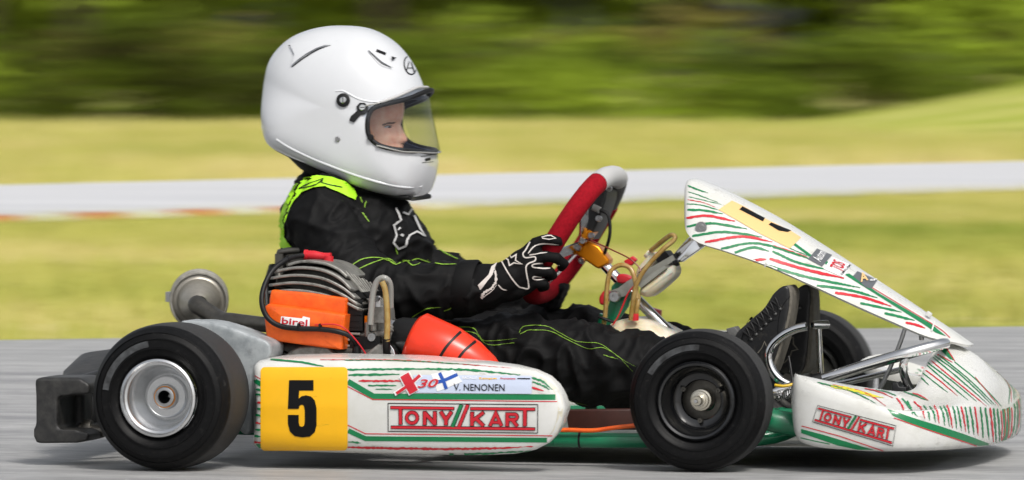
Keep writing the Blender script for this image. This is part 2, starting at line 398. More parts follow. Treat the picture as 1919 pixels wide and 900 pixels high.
m_leaf = grass_mat('leaves', '26240c', '5f701e', 'afc63e', 0.5, (0.38, 0.4, 1.9))
m_brush = grass_mat('brown undergrowth', '3f3a1e', '625a2c', '86803e', 0.6)
m_asphalt = M('asphalt', 'a5a5a4', 0.55, var=(2.6, 0.1), alt='858586', stretch=(0.25, 2.2, 1), bump=(260, 0.35, 0.003), spec=0.6)
# finer grain of the stones in the asphalt
_n = m_asphalt.node_tree; _b = _n.nodes['Principled BSDF']; _src = _b.inputs['Base Color'].links[0].from_socket
_t = _n.nodes.new('ShaderNodeTexNoise'); _t.inputs['Scale'].default_value = 70; _t.inputs['Detail'].default_value = 5; _mp = _n.nodes.new('ShaderNodeMapping'); _mp.inputs['Scale'].default_value = (0.18, 1.6, 1)
_tc = _n.nodes.new('ShaderNodeTexCoord'); _n.links.new(_tc.outputs['Object'], _mp.inputs[0]); _n.links.new(_mp.outputs[0], _t.inputs['Vector'])
_mx = _n.nodes.new('ShaderNodeMix'); _mx.data_type = 'RGBA'; _mx.blend_type = 'OVERLAY'; _mx.inputs[0].default_value = 0.85
_n.links.new(_src, _mx.inputs[6]); _n.links.new(_t.outputs['Fac'], _mx.inputs[7]); _n.links.new(_mx.outputs[2], _b.inputs['Base Color'])
m_track2 = M('pale worn asphalt', 'cfcfd1', 0.6, var=(1.2, 0.2), alt='bdbec1', stretch=(0.2, 1.2, 1), spec=0.6)
m_kerbr = M('red kerb paint', 'c4544a', 0.6, var=(8, 0.2)); m_kerbw = M('white kerb paint', 'd8d8d4', 0.6, var=(8, 0.12))

S = 700
tag(obj('ground', ([(-S, -S, -.008), (S, -S, -.008), (S, S, -.008), (-S, S, -.008)], [(0, 1, 2, 3)]), m_field, smooth=False), kind='structure')
E0, E1 = G(0, 637), G(1919, 612); ed = (E1 - E0)
def ln(a, b, t, z): p = a + (b - a) * t; return Vector((p.x, p.y, z))
back = -FH * 60
nE = 220; ev, ef = [], []
for i in range(nE + 1):                        # ragged far edge of the near track
    t = -14 + 29 * i / nE; p = ln(E0, E1, t, 0); ev += [p + FH * (0.05 * noise.noise(Vector((t * 9, 0, 0)))), p + back]
for i in range(nE): ef.append((2 * i, 2 * i + 1, 2 * i + 3, 2 * i + 2))
tag(obj('race_track', (ev, ef), m_asphalt, smooth=False), kind='structure')
A0, A1, B0, B1 = G(0, 416), G(1919, 358), G(0, 348), G(1919, 303)
tv, tf = [], []
for i in range(41):
    t = -6 + 13 * i / 40; tv += [ln(A0, A1, t, .004), ln(B0, B1, t, .004)]
for i in range(40): tf.append((2 * i, 2 * i + 2, 2 * i + 3, 2 * i + 1))
tag(obj('far_track', (tv, tf), m_track2, smooth=False), kind='structure')
kr = tag(obj('kerb', merge(*[box(((A0 + (A1 - A0) * t) + Vector((0, 0, 0.006))), (0.02, 0.02, 0.02)) for t in (-1.2, 1.1)]), m_kerbw), kind='structure')
kd = (A1 - A0); kl = kd.length; kdn = kd.normalized(); kn = Vector((-kdn.y, kdn.x, 0))
if kn.dot(FH) < 0: kn = -kn
kmesh = []
for i in range(20):
    s0 = 0.50 - 0.40 * 12 + i * 0.40; a = A0 + kdn * s0; b = A0 + kdn * (s0 + 0.395)
    prof = [(-.10, .0), (-.08, .02), (0.0, .036), (.04, .03), (.06, .0)]
    rings = [[q + kn * x + Vector((0, 0, z)) for x, z in prof] for q in (a, b)]
    obj('kerb_block', loft(rings), m_kerbr if i % 2 == 0 else m_kerbw, kr, ang=20)
# grassy bank on the right
gv, gf = [], []; NX, NY = 44, 24
for j in range(NY + 1):
    for i in range(NX + 1):
        x = 1.2 + 26 * i / NX; d = 58 + 30 * j / NY
        sx = max(0, min(1, (x - 2.0) / 9.0)); sd = max(0, min(1, (d - 60) / 20)); sx = sx * sx * (3 - 2 * sx); sd = sd * sd * (3 - 2 * sd)
        gv.append(BG(x, d, -0.02 + 0.98 * sx * sd + 0.05 * noise.noise(Vector((x * .5, d * .3, 0))) * (sx * sd)))
for j in range(NY):
    for i in range(NX): a = j * (NX + 1) + i; gf.append((a, a + 1, a + NX + 2, a + NX + 1))
tag(obj('grass_bank', (gv, gf), m_bank), kind='structure')
# grass blades along the verge and on the meadow
rs = np.random.RandomState(3)
def blades(name, n, lo, hi, xspan, hmin, hmax, wd, mat, inside):
    V = np.zeros((n, 3, 3)); k = 0
    while k < n:
        d = rs.uniform(lo, hi); x = rs.uniform(-1, 1) * (xspan * d / 2 + 0.6)
        p = BG(x, d)
        if not inside(p): continue
        h = rs.uniform(hmin, hmax); a = rs.uniform(0, 6.28); c, s = math.cos(a) * wd, math.sin(a) * wd; lx, ly = rs.normal(0, .3 * h, 2)
        V[k] = ((p.x - c, p.y - s, -.01), (p.x + c, p.y + s, -.01), (p.x + lx, p.y + ly, h)); k += 1
    me = bpy.data.meshes.new(name); me.from_pydata(V.reshape(-1, 3).tolist(), [], np.arange(n * 3).reshape(-1, 3).tolist()); me.materials.append(mat)
    o = bpy.data.objects.new(name, me); COL.objects.link(o); return o
en = Vector((-ed.y, ed.x, 0)).normalized(); en = en if en.dot(FH) > 0 else -en
bn_ = (B1 - B0).normalized(); bn2 = Vector((-bn_.y, bn_.x, 0)); bn2 = bn2 if bn2.dot(FH) > 0 else -bn2
o = blades('verge_grass', 45000, 17.0, 50, 0.30, 0.03, 0.09, 0.006, m_blade, lambda p: (p - E0).dot(en) > 0.02 and (p - A0).dot(kn) < -0.2)
tag(o, 'dry yellow green grass on the verge between the two tracks', 'grass', kind='stuff')
o = blades('meadow_grass', 22000, 36, 84, 0.22, 0.06, 0.2, 0.016, m_blade, lambda p: (p - B0).dot(bn2) > 0.1)
tag(o, 'pale meadow grass between the far track and the woods', 'grass', kind='stuff')
# woodland: one far mass of leaves, undergrowth and trunks
def leaf_mass(name, items, mat, label):
    Q = []
    for (c, rx, rz, nl, sz) in items:
        ncl = max(6, nl // 55)
        dirs = rs.normal(0, 1, (ncl, 3)); dirs /= np.linalg.norm(dirs, axis=1)[:, None]; dirs[:, 2] = np.abs(dirs[:, 2]) * 0.95 - 0.25
        cc = dirs * np.array([rx, rx, rz]) * rs.uniform(.55, 1.0, (ncl, 1)) + np.array([c.x, c.y, c.z])
        pos = cc[rs.randint(0, ncl, nl)] + rs.normal(0, 1, (nl, 3)) * np.array([rx * .17, rx * .17, rz * .13])
        a = rs.normal(0, 1, (nl, 3)); a /= np.linalg.norm(a, axis=1)[:, None]; b = rs.normal(0, 1, (nl, 3)); b -= a * (a * b).sum(1)[:, None]; b /= np.linalg.norm(b, axis=1)[:, None]
        s = rs.uniform(.6, 1.3, (nl, 1)) * sz; a *= s; b *= s * .5
        Q.append(np.stack([pos - a, pos + b, pos + a, pos - b], 1))
    Q = np.concatenate(Q); Q[:, :, 2] = np.maximum(Q[:, :, 2], -0.02); n = len(Q)
    me = bpy.data.meshes.new(name); me.from_pydata(Q.reshape(-1, 3).tolist(), [], np.arange(n * 4).reshape(-1, 4).tolist()); me.materials.append(mat)
    o = bpy.data.objects.new(name, me); COL.objects.link(o); return tag(o, label, 'woods', kind='stuff')
front, brush = [], []
for i in range(46):
    x = -24 + 48 * i / 45 + rs.uniform(-.5, .5); d = 82.5 + rs.uniform(-1, 4) + .25 * max(0, x); near = abs(x) < 11
    front.append((BG(x, d, rs.uniform(.15, .7)), rs.uniform(.8, 1.6), rs.uniform(.8, 1.7), 1600 if near else 700, .07 if near else .11))
for i in range(110):
    x = -32 + 64 * i / 109 + rs.uniform(-.6, .6); d = 90 + rs.uniform(0, 16)
    front.append((BG(x, d, rs.uniform(1.6, 4.5)), rs.uniform(1.5, 2.6), rs.uniform(2.0, 3.6), 1500 if abs(x) < 13 else 600, .15))
for i in range(30):
    x = -20 + 40 * i / 29 + rs.uniform(-.6, .6); d = 87 + rs.uniform(-1, 3)
    brush.append((BG(x, d, rs.uniform(.2, 1.3)), rs.uniform(.7, 1.6), rs.uniform(.4, .9), 900, .07))
for i in range(60):
    x = -40 + 80 * i / 59 + rs.uniform(-.6, .6); d = 110 + rs.uniform(0, 8)
    front.append((BG(x, d, rs.uniform(1.5, 5)), rs.uniform(2.5, 3.6), rs.uniform(3.0, 4.6), 1300, .30))
leaf_mass('woodland', front, m_leaf, 'dense green woods and shrubs along the far side of the meadow')
leaf_mass('undergrowth', brush, m_brush, 'brown dead undergrowth among the shrubs at the woodland edge')
tr = []
for i in range(40):
    b = BG(-28 + 56 * i / 39 + rs.uniform(-.6, .6), 88 + rs.uniform(0, 10)); h = rs.uniform(4, 7)
    tr.append(tube([b, b + Vector((rs.uniform(-.2, .2), 0, h * .5)), b + Vector((rs.uniform(-.5, .5), 0, h))], [.13, .09, .03], 7, 2))
tag(obj('woodland_trunks', merge(*tr), m_wood), 'thin brown trunks inside the far woods', 'woods', kind='stuff')
# ================================================================== kart
VM = 0.52
m_exh = M('dull exhaust metal', 'b0aba0', 0.42, metal=0.65, var=(30, 0.25), rvar=0.1)
m_castdark = M('dark cast aluminium', '4c4a46', 0.6, metal=0.5, var=(60, 0.3))  # darker tone of the engine core, sets off the paler fins
m_brass = M('worn bearing steel', 'c9c3b4', 0.25, metal=0.9)
kart = root('racing_kart', (0.8, VM, 0))
tag(kart, 'white racing kart with green and red stripes, yellow number 5 plate and orange engine shroud', 'kart')
def bolt(parent, c, r, axis=(0, -1, 0), mat=None, name='bolt', h=0.008):
    return obj(name, lathe([(0.0005, h * .55), (r * .42, h * .55), (r * .42, h), (r * .85, h), (r, h * .7), (r, 0)], c, axis, 20), mat or m_steel, parent)
# ---- wheels
def wheel(px, py, v0, out, Rr, wd, rr, front, lab):
    asc = 1.1 if front else 1.55
    hub = P(px, py, v0) if out < 0 else None
    c = Vector((px, v0, py)) if hub is None else hub
    c = Vector((c.x, c.y, Rr + .0008))
    e = empty('wheel', c, kart); ROOTOFF[e.name] = c.copy(); e['label'] = lab
    ax = (0, -out, 0)                 # axial coordinate grows from the outer face inwards
    s = Rr - rr
    prof = [(rr - .001, .02), (rr + .002, .008), (rr + .010, .004), (rr + s * .30, .0008), (rr + s * .31, -.0006), (rr + s * .34, -.0006), (rr + s * .35, .0008), (rr + s * .58, .0012),
            (rr + s * .585, -.0002), (rr + s * .61, 0.0), (rr + s * .615, .0016), (rr + s * .76, .005), (rr + s * .765, .0040), (rr + s * .78, .0045), (rr + s * .785, .0062), (rr + s * .88, .011), (rr + s * .95, .018), (rr + s * .99, .027), (Rr, .036)]; prof = [(r, a * asc) for r, a in prof]
    full = prof + [(Rr + .0006, wd / 2)] + [(r, wd - a) for r, a in prof[::-1]]
    t = obj('tyre', lathe(full, c, ax, 96), [m_tyre, m_tread], e, ang=50)
    for p in t.data.polygons:
        q = p.center - c; rad = math.hypot(q.x, q.z)
        if rad > rr + s * .955: p.material_index = 1
    if front:
        obj('rim', lathe([(rr - .002, .03), (rr + .001, .012), (rr + .002, .005), (rr - .002, .001), (rr - .006, .003), (rr - .008, .012), (rr - .010, .016), (rr - .016, .024), (rr - .020, .034), (rr - .021, .046), (rr - .026, .050), (rr - .034, .051), (rr - .036, .056), (rr - .02, .06), (rr - .012, wd - .03), (rr - .004, wd - .012), (rr + .001, wd - .006), (rr - .002, wd - .02)], c, ax, 72), m_blkrim, e)
        obj('brake_disc', lathe([(.014, .082), (.054, .082), (.0545, .084), (.054, .086), (.014, .086)], c + Vector((.006, 0, -.008)), ax, 48), m_darksteel, e)
        obj('hub', lathe([(.001, .012), (.0085, .012), (.0095, .016), (.0095, .03), (.012, .031), (.0125, .036), (.0165, .037), (.017, .046), (.020, .047), (.021, .052), (.021, .075)], c, ax, 40), m_brass, e)
        obj('axle_nut', lathe([(.0005, .002), (.0035, .002), (.0042, .004), (.0042, .012), (.0085, .0122), (.0092, .014), (.0092, .026)], c, ax, 6), m_alu, e, smooth=False)
        for k in range(3):
            a = 2 * math.pi * k / 3 + .5; b = c + Vector((math.cos(a) * .0385, -out * .052, math.sin(a) * .0385)); bolt(e, b, .005, (0, out, 0), m_darksteel)
    else:
        obj('rim', lathe([(rr - .003, .03), (rr + .001, .012), (rr + .0025, .006), (rr + .001, .001), (rr - .003, -.001), (rr - .0055, .002), (rr - .006, .007), (rr - .010, .009), (rr - .0125, .016), (rr - .016, .045), (rr - .022, .062), (.045, .068), (.0405, .066), (.039, .058), (.037, .056), (.024, .056)], c, ax, 72), m_alu, e)
        obj('hub', lathe([(.024, .064), (.024, .050), (.0225, .048), (.019, .048), (.0185, .044), (.0165, .043), (.0125, .043), (.0125, .10)], c, ax, 40), m_steel, e)
        obj('bearing_ring', lathe([(.0205, .0475), (.0205, .045), (.0192, .045), (.0192, .048)], c, ax, 40), m_anod, e)
        obj('axle_bore', lathe([(.0126, .048), (.0001, .09)], c, ax, 24), m_rubber, e)
    # pale arc painted on the sidewall as a highlight
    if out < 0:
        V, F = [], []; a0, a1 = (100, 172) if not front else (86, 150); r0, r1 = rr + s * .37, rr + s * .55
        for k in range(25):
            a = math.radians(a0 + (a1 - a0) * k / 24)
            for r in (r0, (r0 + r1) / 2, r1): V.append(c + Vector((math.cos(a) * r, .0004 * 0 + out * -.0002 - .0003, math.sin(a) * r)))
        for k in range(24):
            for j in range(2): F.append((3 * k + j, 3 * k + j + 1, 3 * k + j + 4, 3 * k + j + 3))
        obj('sidewall_highlight', (V, F), m_highlight, t)
    return e
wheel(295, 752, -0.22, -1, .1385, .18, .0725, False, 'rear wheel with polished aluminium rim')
rw = P(295, 752, -0.22); fw = P(1303, 753, 0.0)
wheel(rw.x, rw.z, 2 * VM + 0.22, 1, .1385, .18, .0725, False, 'far rear wheel with polished aluminium rim')
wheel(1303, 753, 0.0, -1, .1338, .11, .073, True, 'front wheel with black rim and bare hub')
wheel(fw.x, fw.z, 1.13, 1, .1338, .11, .073, True, 'far front wheel with black rim')
obj('rear_axle', tube([(rw.x, -.14, rw.z), (rw.x, 2 * VM + .14, rw.z)], .0125, 16, 1), m_steel, kart)
for v in (.06, 1.06):
    obj('stub_axle', tube([(fw.x, v - .03, fw.z), (fw.x, v + .05, fw.z)], .01, 12, 1), m_steel, kart)
# ---- frame
zf = .062
fr = [tube([P(1040, 824, .14), P(1190, 826, .14), P(1420, 822, .18), P(1500, 800, .24)], .0145, 14, 4),
      tube([(0.28, .2, zf), (.7, .16, zf), P(1040, 824, .14)], .0145, 14, 4),
      tube([(0.28, .84, zf), (.9, .9, zf), (1.25, .88, zf), (1.6, .8, zf)], .0145, 14, 4),
      tube([(.3, .12, zf), (.3, .92, zf)], .0145, 14, 1), tube([(.75, .17, zf), (.75, .88, zf)], .0145, 14, 1), tube([(1.28, .12, zf), (1.28, .92, zf)], .0145, 14, 1), tube([(1.62, .26, .075), (1.62, .78, .075)], .0145, 14, 1)]
frame = obj('frame', merge(*fr), m_greenp, kart)
obj('frame_clamp', tube([P(1430, 783, .13), P(1455, 790, .13), P(1495, 797, .14)], .022, 16, 2), m_greenp, frame)
obj('hose_clip', lathe([(.0155, -.002), (.0165, -.002), (.0165, .002), (.0155, .002)], P(1088, 824.5, .14), (1, 0, 0), 20, True), m_rubber, frame)
obj('floor_tray', merge(box((1.17, VM, .042), (.84, .62, .004)), box((1.62, VM, .045), (.12, .5, .004))), m_tray, kart, smooth=False)
obj('undertray_panel', pillow([(1060, 768), (1190, 766), (1200, 806), (1065, 806)], .24, .24, .26, .004, 1), m_brown, kart)
obj('control_cable', tube([P(1000, 808, .12), P(1060, 806, .12), P(1110, 807, .12), P(1150, 802, .12), P(1195, 797, .12)], .0042, 8, 5), m_orange, kart)
# ---- rear bumper
def rrsec(u, v0, v1, z0, z1, n=6.0, k=28):
    r = []
    for i in range(k):
        a = 2 * math.pi * i / k; c, s = math.cos(a), math.sin(a)
        r.append(Vector((u, (v0 + v1) / 2 + (v1 - v0) / 2 * math.copysign(abs(c) ** (2 / n), c), (z0 + z1) / 2 + (z1 - z0) / 2 * math.copysign(abs(s) ** (2 / n), s))))
    return r
def vsec(v, u0, u1, z0, z1, n=5.0, k=28):
    r = []
    for i in range(k):
        a = 2 * math.pi * i / k; c, s = math.cos(a), math.sin(a)
        r.append(Vector(((u0 + u1) / 2 + (u1 - u0) / 2 * math.copysign(abs(c) ** (2 / n), c), v, (z0 + z1) / 2 + (z1 - z0) / 2 * math.copysign(abs(s) ** (2 / n), s))))
    return r
ub = P(70, 770, -.08).x; zt = P(100, 708, -.08).z; zb = P(100, 829, -.08).z
def bend(v0, v1): return [prism([(66, 714), (74, 707), (150, 707), (171, 721), (171, 737), (150, 741), (70, 741)], -.08, v0, v1, 1), prism([(70, 735), (112, 735), (112, 812), (70, 812)], -.08, v0, v1, 1), prism([(66, 800), (112, 804), (150, 805), (170, 812), (168, 825), (148, 830), (72, 831), (66, 822)], -.08, v0, v1, 1)]
bmp = remeshed('rear_bumper', merge(*bend(-.09, .03), *bend(1.01, 1.13), loft([vsec(.02, ub + .012, ub + .06, zb + .012, zt - .012), vsec(.3, ub - .02, ub + .05, zb + .0, zt - .01), vsec(.75, ub - .02, ub + .05, zb + .0, zt - .01), vsec(1.02, ub + .012, ub + .06, zb + .012, zt - .012)])), m_bumper, kart, .005, 4)
c0 = P(112, 700, .22); c1 = P(215, 646, .35)
obj('bumper_hump', loft([vsec(.16, c0.x + .03, c0.x + .11, c0.z - .03, c0.z - .004, 3), vsec(.24, c0.x - .0, c0.x + .12, c0.z - .02, c0.z + .012, 3.4), vsec(.36, c0.x - .01, c0.x + .13, c0.z - .02, c0.z + .038, 3.4), vsec(.66, c0.x - .01, c0.x + .13, c0.z - .02, c0.z + .038, 3.4), vsec(.8, c0.x, c0.x + .12, c0.z - .02, c0.z + .012, 3.4), vsec(.88, c0.x + .03, c0.x + .11, c0.z - .03, c0.z - .004, 3)]), m_bumper, bmp, ang=50)
obj('bumper_rail', merge(tube([P(150, 716, .02), P(215, 700, .16), P(330, 690, .2)], .013, 12, 4), tube([P(118, 800, .05), P(160, 802, .06), P(240, 806, .18)], .011, 12, 4)), m_blk, bmp)
obj('bumper_block', pillow([(128, 742), (172, 734), (176, 800), (150, 812), (130, 792)], .08, .08, .14, .012, 3), m_blk, bmp)
obj('bumper_clamp', merge(tube([P(150, 803, .0), P(196, 809, .0)], .012, 12, 1), lathe([(.0, -.008), (.016, -.008), (.018, 0), (.016, .008), (0, .008)], P(165, 803, .0), (1, 0, 0), 18)), m_darksteel, bmp)
# ---- grey cover beside the rear wheel
gc = remeshed('chain_cover', prism([(338, 606), (352, 602), (388, 603), (425, 612), (470, 628), (503, 642), (506, 660), (500, 676), (476, 690), (470, 740), (470, 806), (448, 808), (430, 740), (392, 660)], .03, .03, .13, 3), m_grey, kart, .0045, 6)
# ---- exhaust
ca = Vector((-.29, 1, .08)).normalized(); cc_ = P(373, 563, .42)
ex = obj('exhaust_can', lathe([(.0, .26), (.03, .255), (.036, .24), (.036, .06), (.0545, .040), (.0555, -.002), (.053, -.008), (.047, -.010), (.044, -.012), (.026, -.075), (.019, -.085)], cc_, ca, 48), m_exh, kart)
obj('heat_band', lathe([(.0535, -.014)] + [(.0565 + .0022 * (k % 2), -.014 + .0036 * k) for k in range(17)], cc_, ca, 56), M('ribbed heat wrap', 'a9a69d', .6, metal=.4, var=(60, .4)), ex)
obj('hose_clamp', box(P(321, 556, .42) + Vector((0, -.01, 0)), (.012, .02, .02)), m_steel, ex)
ce = cc_ - ca * .085
obj('exhaust_pipe', tube([ce + ca * .01, ce - ca * .012, P(412, 598, .30), P(440, 602, .27), P(500, 609, .25), P(540, 612, .25)], [.019, .018, .0165, .0155, .015, .015], 16, 6), m_darksteel, ex)
obj('pipe_flange', merge(box(P(470, 610, .262), (.03, .03, .014)), tube([P(452, 615, .25), P(492, 614, .245)], .005, 8, 1)), m_darksteel, ex)
# ---- seat
def seat_sec(x, y, hw, lift):
    c = P(x, y, VM); return [c + Vector((-lift * abs(a) ** 2 * .3, a * hw, lift * abs(a) ** 2.2)) for a in [i / 8 - 1 for i in range(17)]]
ss = [seat_sec(536, 492, .12, .0), seat_sec(540, 530, .17, .005), seat_sec(552, 600, .19, .02), seat_sec(580, 690, .19, .05), seat_sec(640, 770, .19, .09), seat_sec(740, 805, .19, .10), seat_sec(840, 795, .17, .09), seat_sec(890, 770, .16, .07)]
st = obj('seat', loft(ss, False, False), m_blk, kart, ang=60); sd_ = st.modifiers.new('s', 'SOLIDIFY'); sd_.thickness = .006
obj('seat_stay', merge(tube([P(570, 468, .34), P(530, 472, .34), P(523, 480, .34), P(523, 520, .33), P(545, 600, .3)], .0065, 12, 4), box(P(524, 495, .335), (.016, .012, .04))), m_darksteel, kart)
obj('seat_edge_plate', pillow([(519, 468), (560, 464), (580, 478), (566, 492), (535, 498), (520, 490)], .345, .345, .36, .004, 2), m_darksteel, kart)
# ---- engine
eng = obj('engine', merge(pillow([(508, 650), (520, 640), (620, 645), (680, 652), (735, 650), (742, 690), (720, 760), (560, 770), (508, 720)], .13, .13, .30, .015, 2),
                          pillow([(560, 545), (660, 556), (650, 660), (556, 655)], .15, .15, .27, .01, 1)), m_castdark, kart)
bolt(eng, P(624, 670, .128), .009); bolt(eng, P(523, 661, .128), .008, mat=m_darksteel)
obj('crankcase_cover', pillow([(536, 664), (560, 650), (600, 647), (620, 655), (628, 680), (540, 684)], .118, .118, .14, .006, 3), m_castalu, eng)
finp = [[(550, 497), (580, 489), (620, 492), (648, 503), (668, 520)], [(530, 508), (575, 500), (620, 504), (654, 519), (680, 544)], [(523, 520), (570, 514), (620, 519), (660, 537), (688, 560)],
        [(521, 533), (570, 528), (620, 534), (660, 550), (694, 572)], [(520, 546), (570, 542), (620, 549), (660, 562), (697, 580)]]
for k, pp in enumerate(finp):
    q = catmull([(x, y, 0) for x, y in pp], 6); up = [P(p.x, p.y, .2) for p in q]; vv0, vv1 = (.125, .285) if k else (.14, .27)
    rings = []
    for i, p in enumerate(up):
        t = (up[min(i + 1, len(up) - 1)] - up[max(i - 1, 0)]).normalized(); nn = Vector((-t.z, 0, t.x)); nn = nn if nn.z > 0 else -nn
        e_ = .012 if i in (0, len(up) - 1) else 0; a, b = p + nn * .0028, p - nn * .0028
        rings.append([Vector((a.x, vv0 + e_, a.z)), Vector((a.x, vv1 - e_, a.z)), Vector((b.x, vv1 - e_, b.z)), Vector((b.x, vv0 + e_, b.z))])
    bevel(obj('head_fin', loft(rings), m_castalu, eng), .0015, 2)
obj('cylinder_head', pillow([(535, 545), (530, 525), (548, 508), (580, 499), (625, 503), (660, 525), (684, 560), (680, 575), (620, 560)], .2, .145, .265, .012, 3), m_castdark, eng)
for k in range(8):                       # radial ribs at the front of the head
    a = P(648 + 2 * k, 506 + 3.5 * k, .14); b = P(690, 560 + 1.8 * k, .14)
    bevel(obj('head_rib', pillow([(646 + 3.5 * k, 508 + 4 * k), (651 + 3.5 * k, 507 + 4 * k), (696, 560 + 1.8 * k), (694, 566 + 1.8 * k)], .16, .150 + .016 * k, .154 + .016 * k, .001, 1, 2), m_castalu, eng), .001, 1)
for k in range(8):
    y = 566 + 11.5 * k; x1 = 684 - 1.2 * k
    bevel(obj('cylinder_fin', pillow([(560, y - 6), (600, y - 3), (x1, y), (x1, y + 4.5), (600, y + 2), (560, y - 1)], .15, .135, .27, .001, 1, 2), m_castalu, eng), .0012, 2)
sh = obj('engine_shroud', merge(pillow([(507, 545), (512, 543), (580, 549), (650, 559), (650, 566), (646, 594), (580, 590), (504, 578), (504, 560)], .118, .118, .15, .005, 1),
                                pillow([(496, 574), (502, 570), (580, 580), (647, 590), (646, 600), (641, 655), (634, 656), (560, 646), (506, 638), (498, 630), (495, 600)], .098, .098, .15, .006, 1, bulge=.004)), m_orange, kart, ang=35, label='bright orange plastic engine shroud')
sbv = bvh_of(sh)
decal('lettering_plate', [poly([(527, 593), (566, 597), (568, 593), (581, 596), (580, 617), (525, 611)])], sbv, m_white, sh, .0007)
decal('lettering', [text('birel', [(529, 595), (577, 599.5), (576, 612), (528, 607)], .02)], sbv, m_red, sh, .0012)
sp = obj('spark_plug_cap', merge(tube([P(573, 478, .2), P(588, 479, .2), P(606, 481, .2), P(620, 482, .2)], [.009, .0095, .0075, .0085], 16, 3), tube([P(616, 480, .2), P(615, 494, .2)], [.0095, .0105], 16, 1), lathe([(.0, -.003), (.0105, -.003), (.0105, .003), (0, .003)], P(574, 478, .2), (1, 0, 0), 16)), m_redcap, eng)
obj('ignition_lead', tube([P(576, 478, .2), P(555, 481, .18), P(535, 488, .15), P(510, 508, .12), P(494, 540, .10), P(491, 570, .088), P(502, 596, .086), P(525, 611, .086), P(560, 616, .086), P(600, 617, .088), P(635, 622, .09), P(658, 632, .1), P(668, 650, .115), P(668, 668, .12)], .0052, 10, 6), m_rubber, eng)
for x, y, v, d in ((541, 485, .157, (1, 0, .35)), (560, 612, .086, (1, 0, 0)), (600, 613, .088, (1, 0, 0))):
    obj('cable_tie', lathe([(.0052, -.002), (.0066, -.002), (.0066, .002), (.0052, .002)], P(x, y, v), d, 14, True), m_rubber, eng)
obj('lead_boot', tube([P(668, 648, .115), P(669, 676, .12)], [.0075, .011], 14, 1), m_rubber, eng)
obj('ground_wire', tube([P(590, 609, .086), P(625, 608, .088), P(645, 615, .09), P(665, 635, .1), P(680, 655, .11), P(690, 672, .115)], .0014, 6, 6), m_redcap, eng)
carb = obj('carburettor', merge(pillow([(690, 572), (718, 572), (722, 600), (735, 612), (733, 640), (700, 646), (682, 630), (688, 605)], .15, .15, .23, .008, 2), tube([P(682, 615, .19), P(745, 622, .19)], .024, 18, 1),
        tube([P(688, 604, .14), P(688, 640, .14)], .005, 10, 1), tube([P(700, 580, .145), P(700, 620, .145)], .007, 10, 1), tube([P(676, 628, .15), P(712, 626, .14), P(735, 616, .14)], .006, 10, 4), box(P(712, 590, .145), (.02, .02, .03))), m_castalu, kart)
bolt(carb, P(698, 632, .137), .009); bolt(carb, P(707, 560, .15), .006)
obj('brass_fitting', tube([P(687, 592, .14), P(687, 606, .14)], .0045, 6, 1), m_anod, carb)
obj('idle_screw', merge(tube([P(708, 555, .15), P(708, 575, .15)], .005, 10, 1)), m_white, carb)
obj('carb_bracket', merge(box(P(672, 590, .16), (.03, .05, .06)), box(P(690, 645, .16), (.06, .05, .03)), box(P(683, 552, .19), (.05, .08, .012))), m_rubber, carb)
obj('fuel_hose', merge(tube([P(694, 608, .12), P(696, 580, .118), P(700, 545, .116), P(709, 525, .115), P(722, 522, .115), P(731, 535, .125), P(732, 575, .14)], .0062, 12, 6)), m_hosec, carb)
obj('amber_hose', tube([P(716, 528, .108), P(722, 545, .108), P(726, 590, .108), P(725, 640, .11)], .0058, 12, 6), m_hosea, carb)
obj('hose_end', tube([P(724, 634, .11), P(725, 662, .12)], .0075, 12, 1), m_rubber, carb)
obj('reed_cover', pillow([(684, 664), (708, 645), (722, 650), (730, 676), (690, 678)], .12, .12, .17, .004, 1), m_castalu, eng)
obj('reed_plate', pillow([(730, 645), (738, 655), (744, 678), (738, 678), (728, 656)], .118, .118, .15, .002, 1), m_alu, eng)
# ---- air box
ad = (P(930, 690, .17) - P(770, 622, .19)).normalized(); a0 = P(763, 630, .19)
def axp(x, y, v=.18): return P(x, y, v)
abx = obj('air_box', loft([[P(cx, cy, .185) + Vector((math.cos(a) * rx_ * ux, math.sin(a) * rv, math.cos(a) * rx_ * uz)) for a in [2 * math.pi * k / 40 for k in range(40)]]
    for cx, cy, rx_, rv, ux, uz in ((772, 640, .052, .05, .35, .94), (780, 639, .058, .055, .38, .92), (840, 660, .052, .052, .45, .89), (880, 674, .040, .046, .5, .86), (915, 688, .024, .032, .5, .86), (932, 694, .012, .018, .5, .86))]), m_redor, kart, ang=60, label='tapered red plastic air box')
obj('inlet_boot', loft([[P(cx, cy, .185) + Vector((math.cos(a) * rx_ * .3, math.sin(a) * rx_, math.cos(a) * rx_ * .95)) for a in [2 * math.pi * k / 36 for k in range(36)]] for cx, cy, rx_ in ((734, 624, .027), (745, 627, .035), (760, 632, .039), (778, 638, .045))]), m_rubber, abx)
obj('inlet_collar', loft([[P(cx, cy, .185) + Vector((math.cos(a) * rx_ * .3, math.sin(a) * rx_, math.cos(a) * rx_ * .95)) for a in [2 * math.pi * k / 36 for k in range(36)]] for cx, cy, rx_ in ((729, 622, .026), (737, 625, .0285))]), m_alu, abx)
abv = bvh_of(abx)
for x0, y0, x1, y1 in ((872, 614, 818, 680), (899, 634, 853, 682)):
    decal('strap', [strip([(x0, y0), ((x0 + x1) / 2 - 6, (y0 + y1) / 2), (x1, y1)], 5, taper=False)], abv, m_rubber, abx, .001)
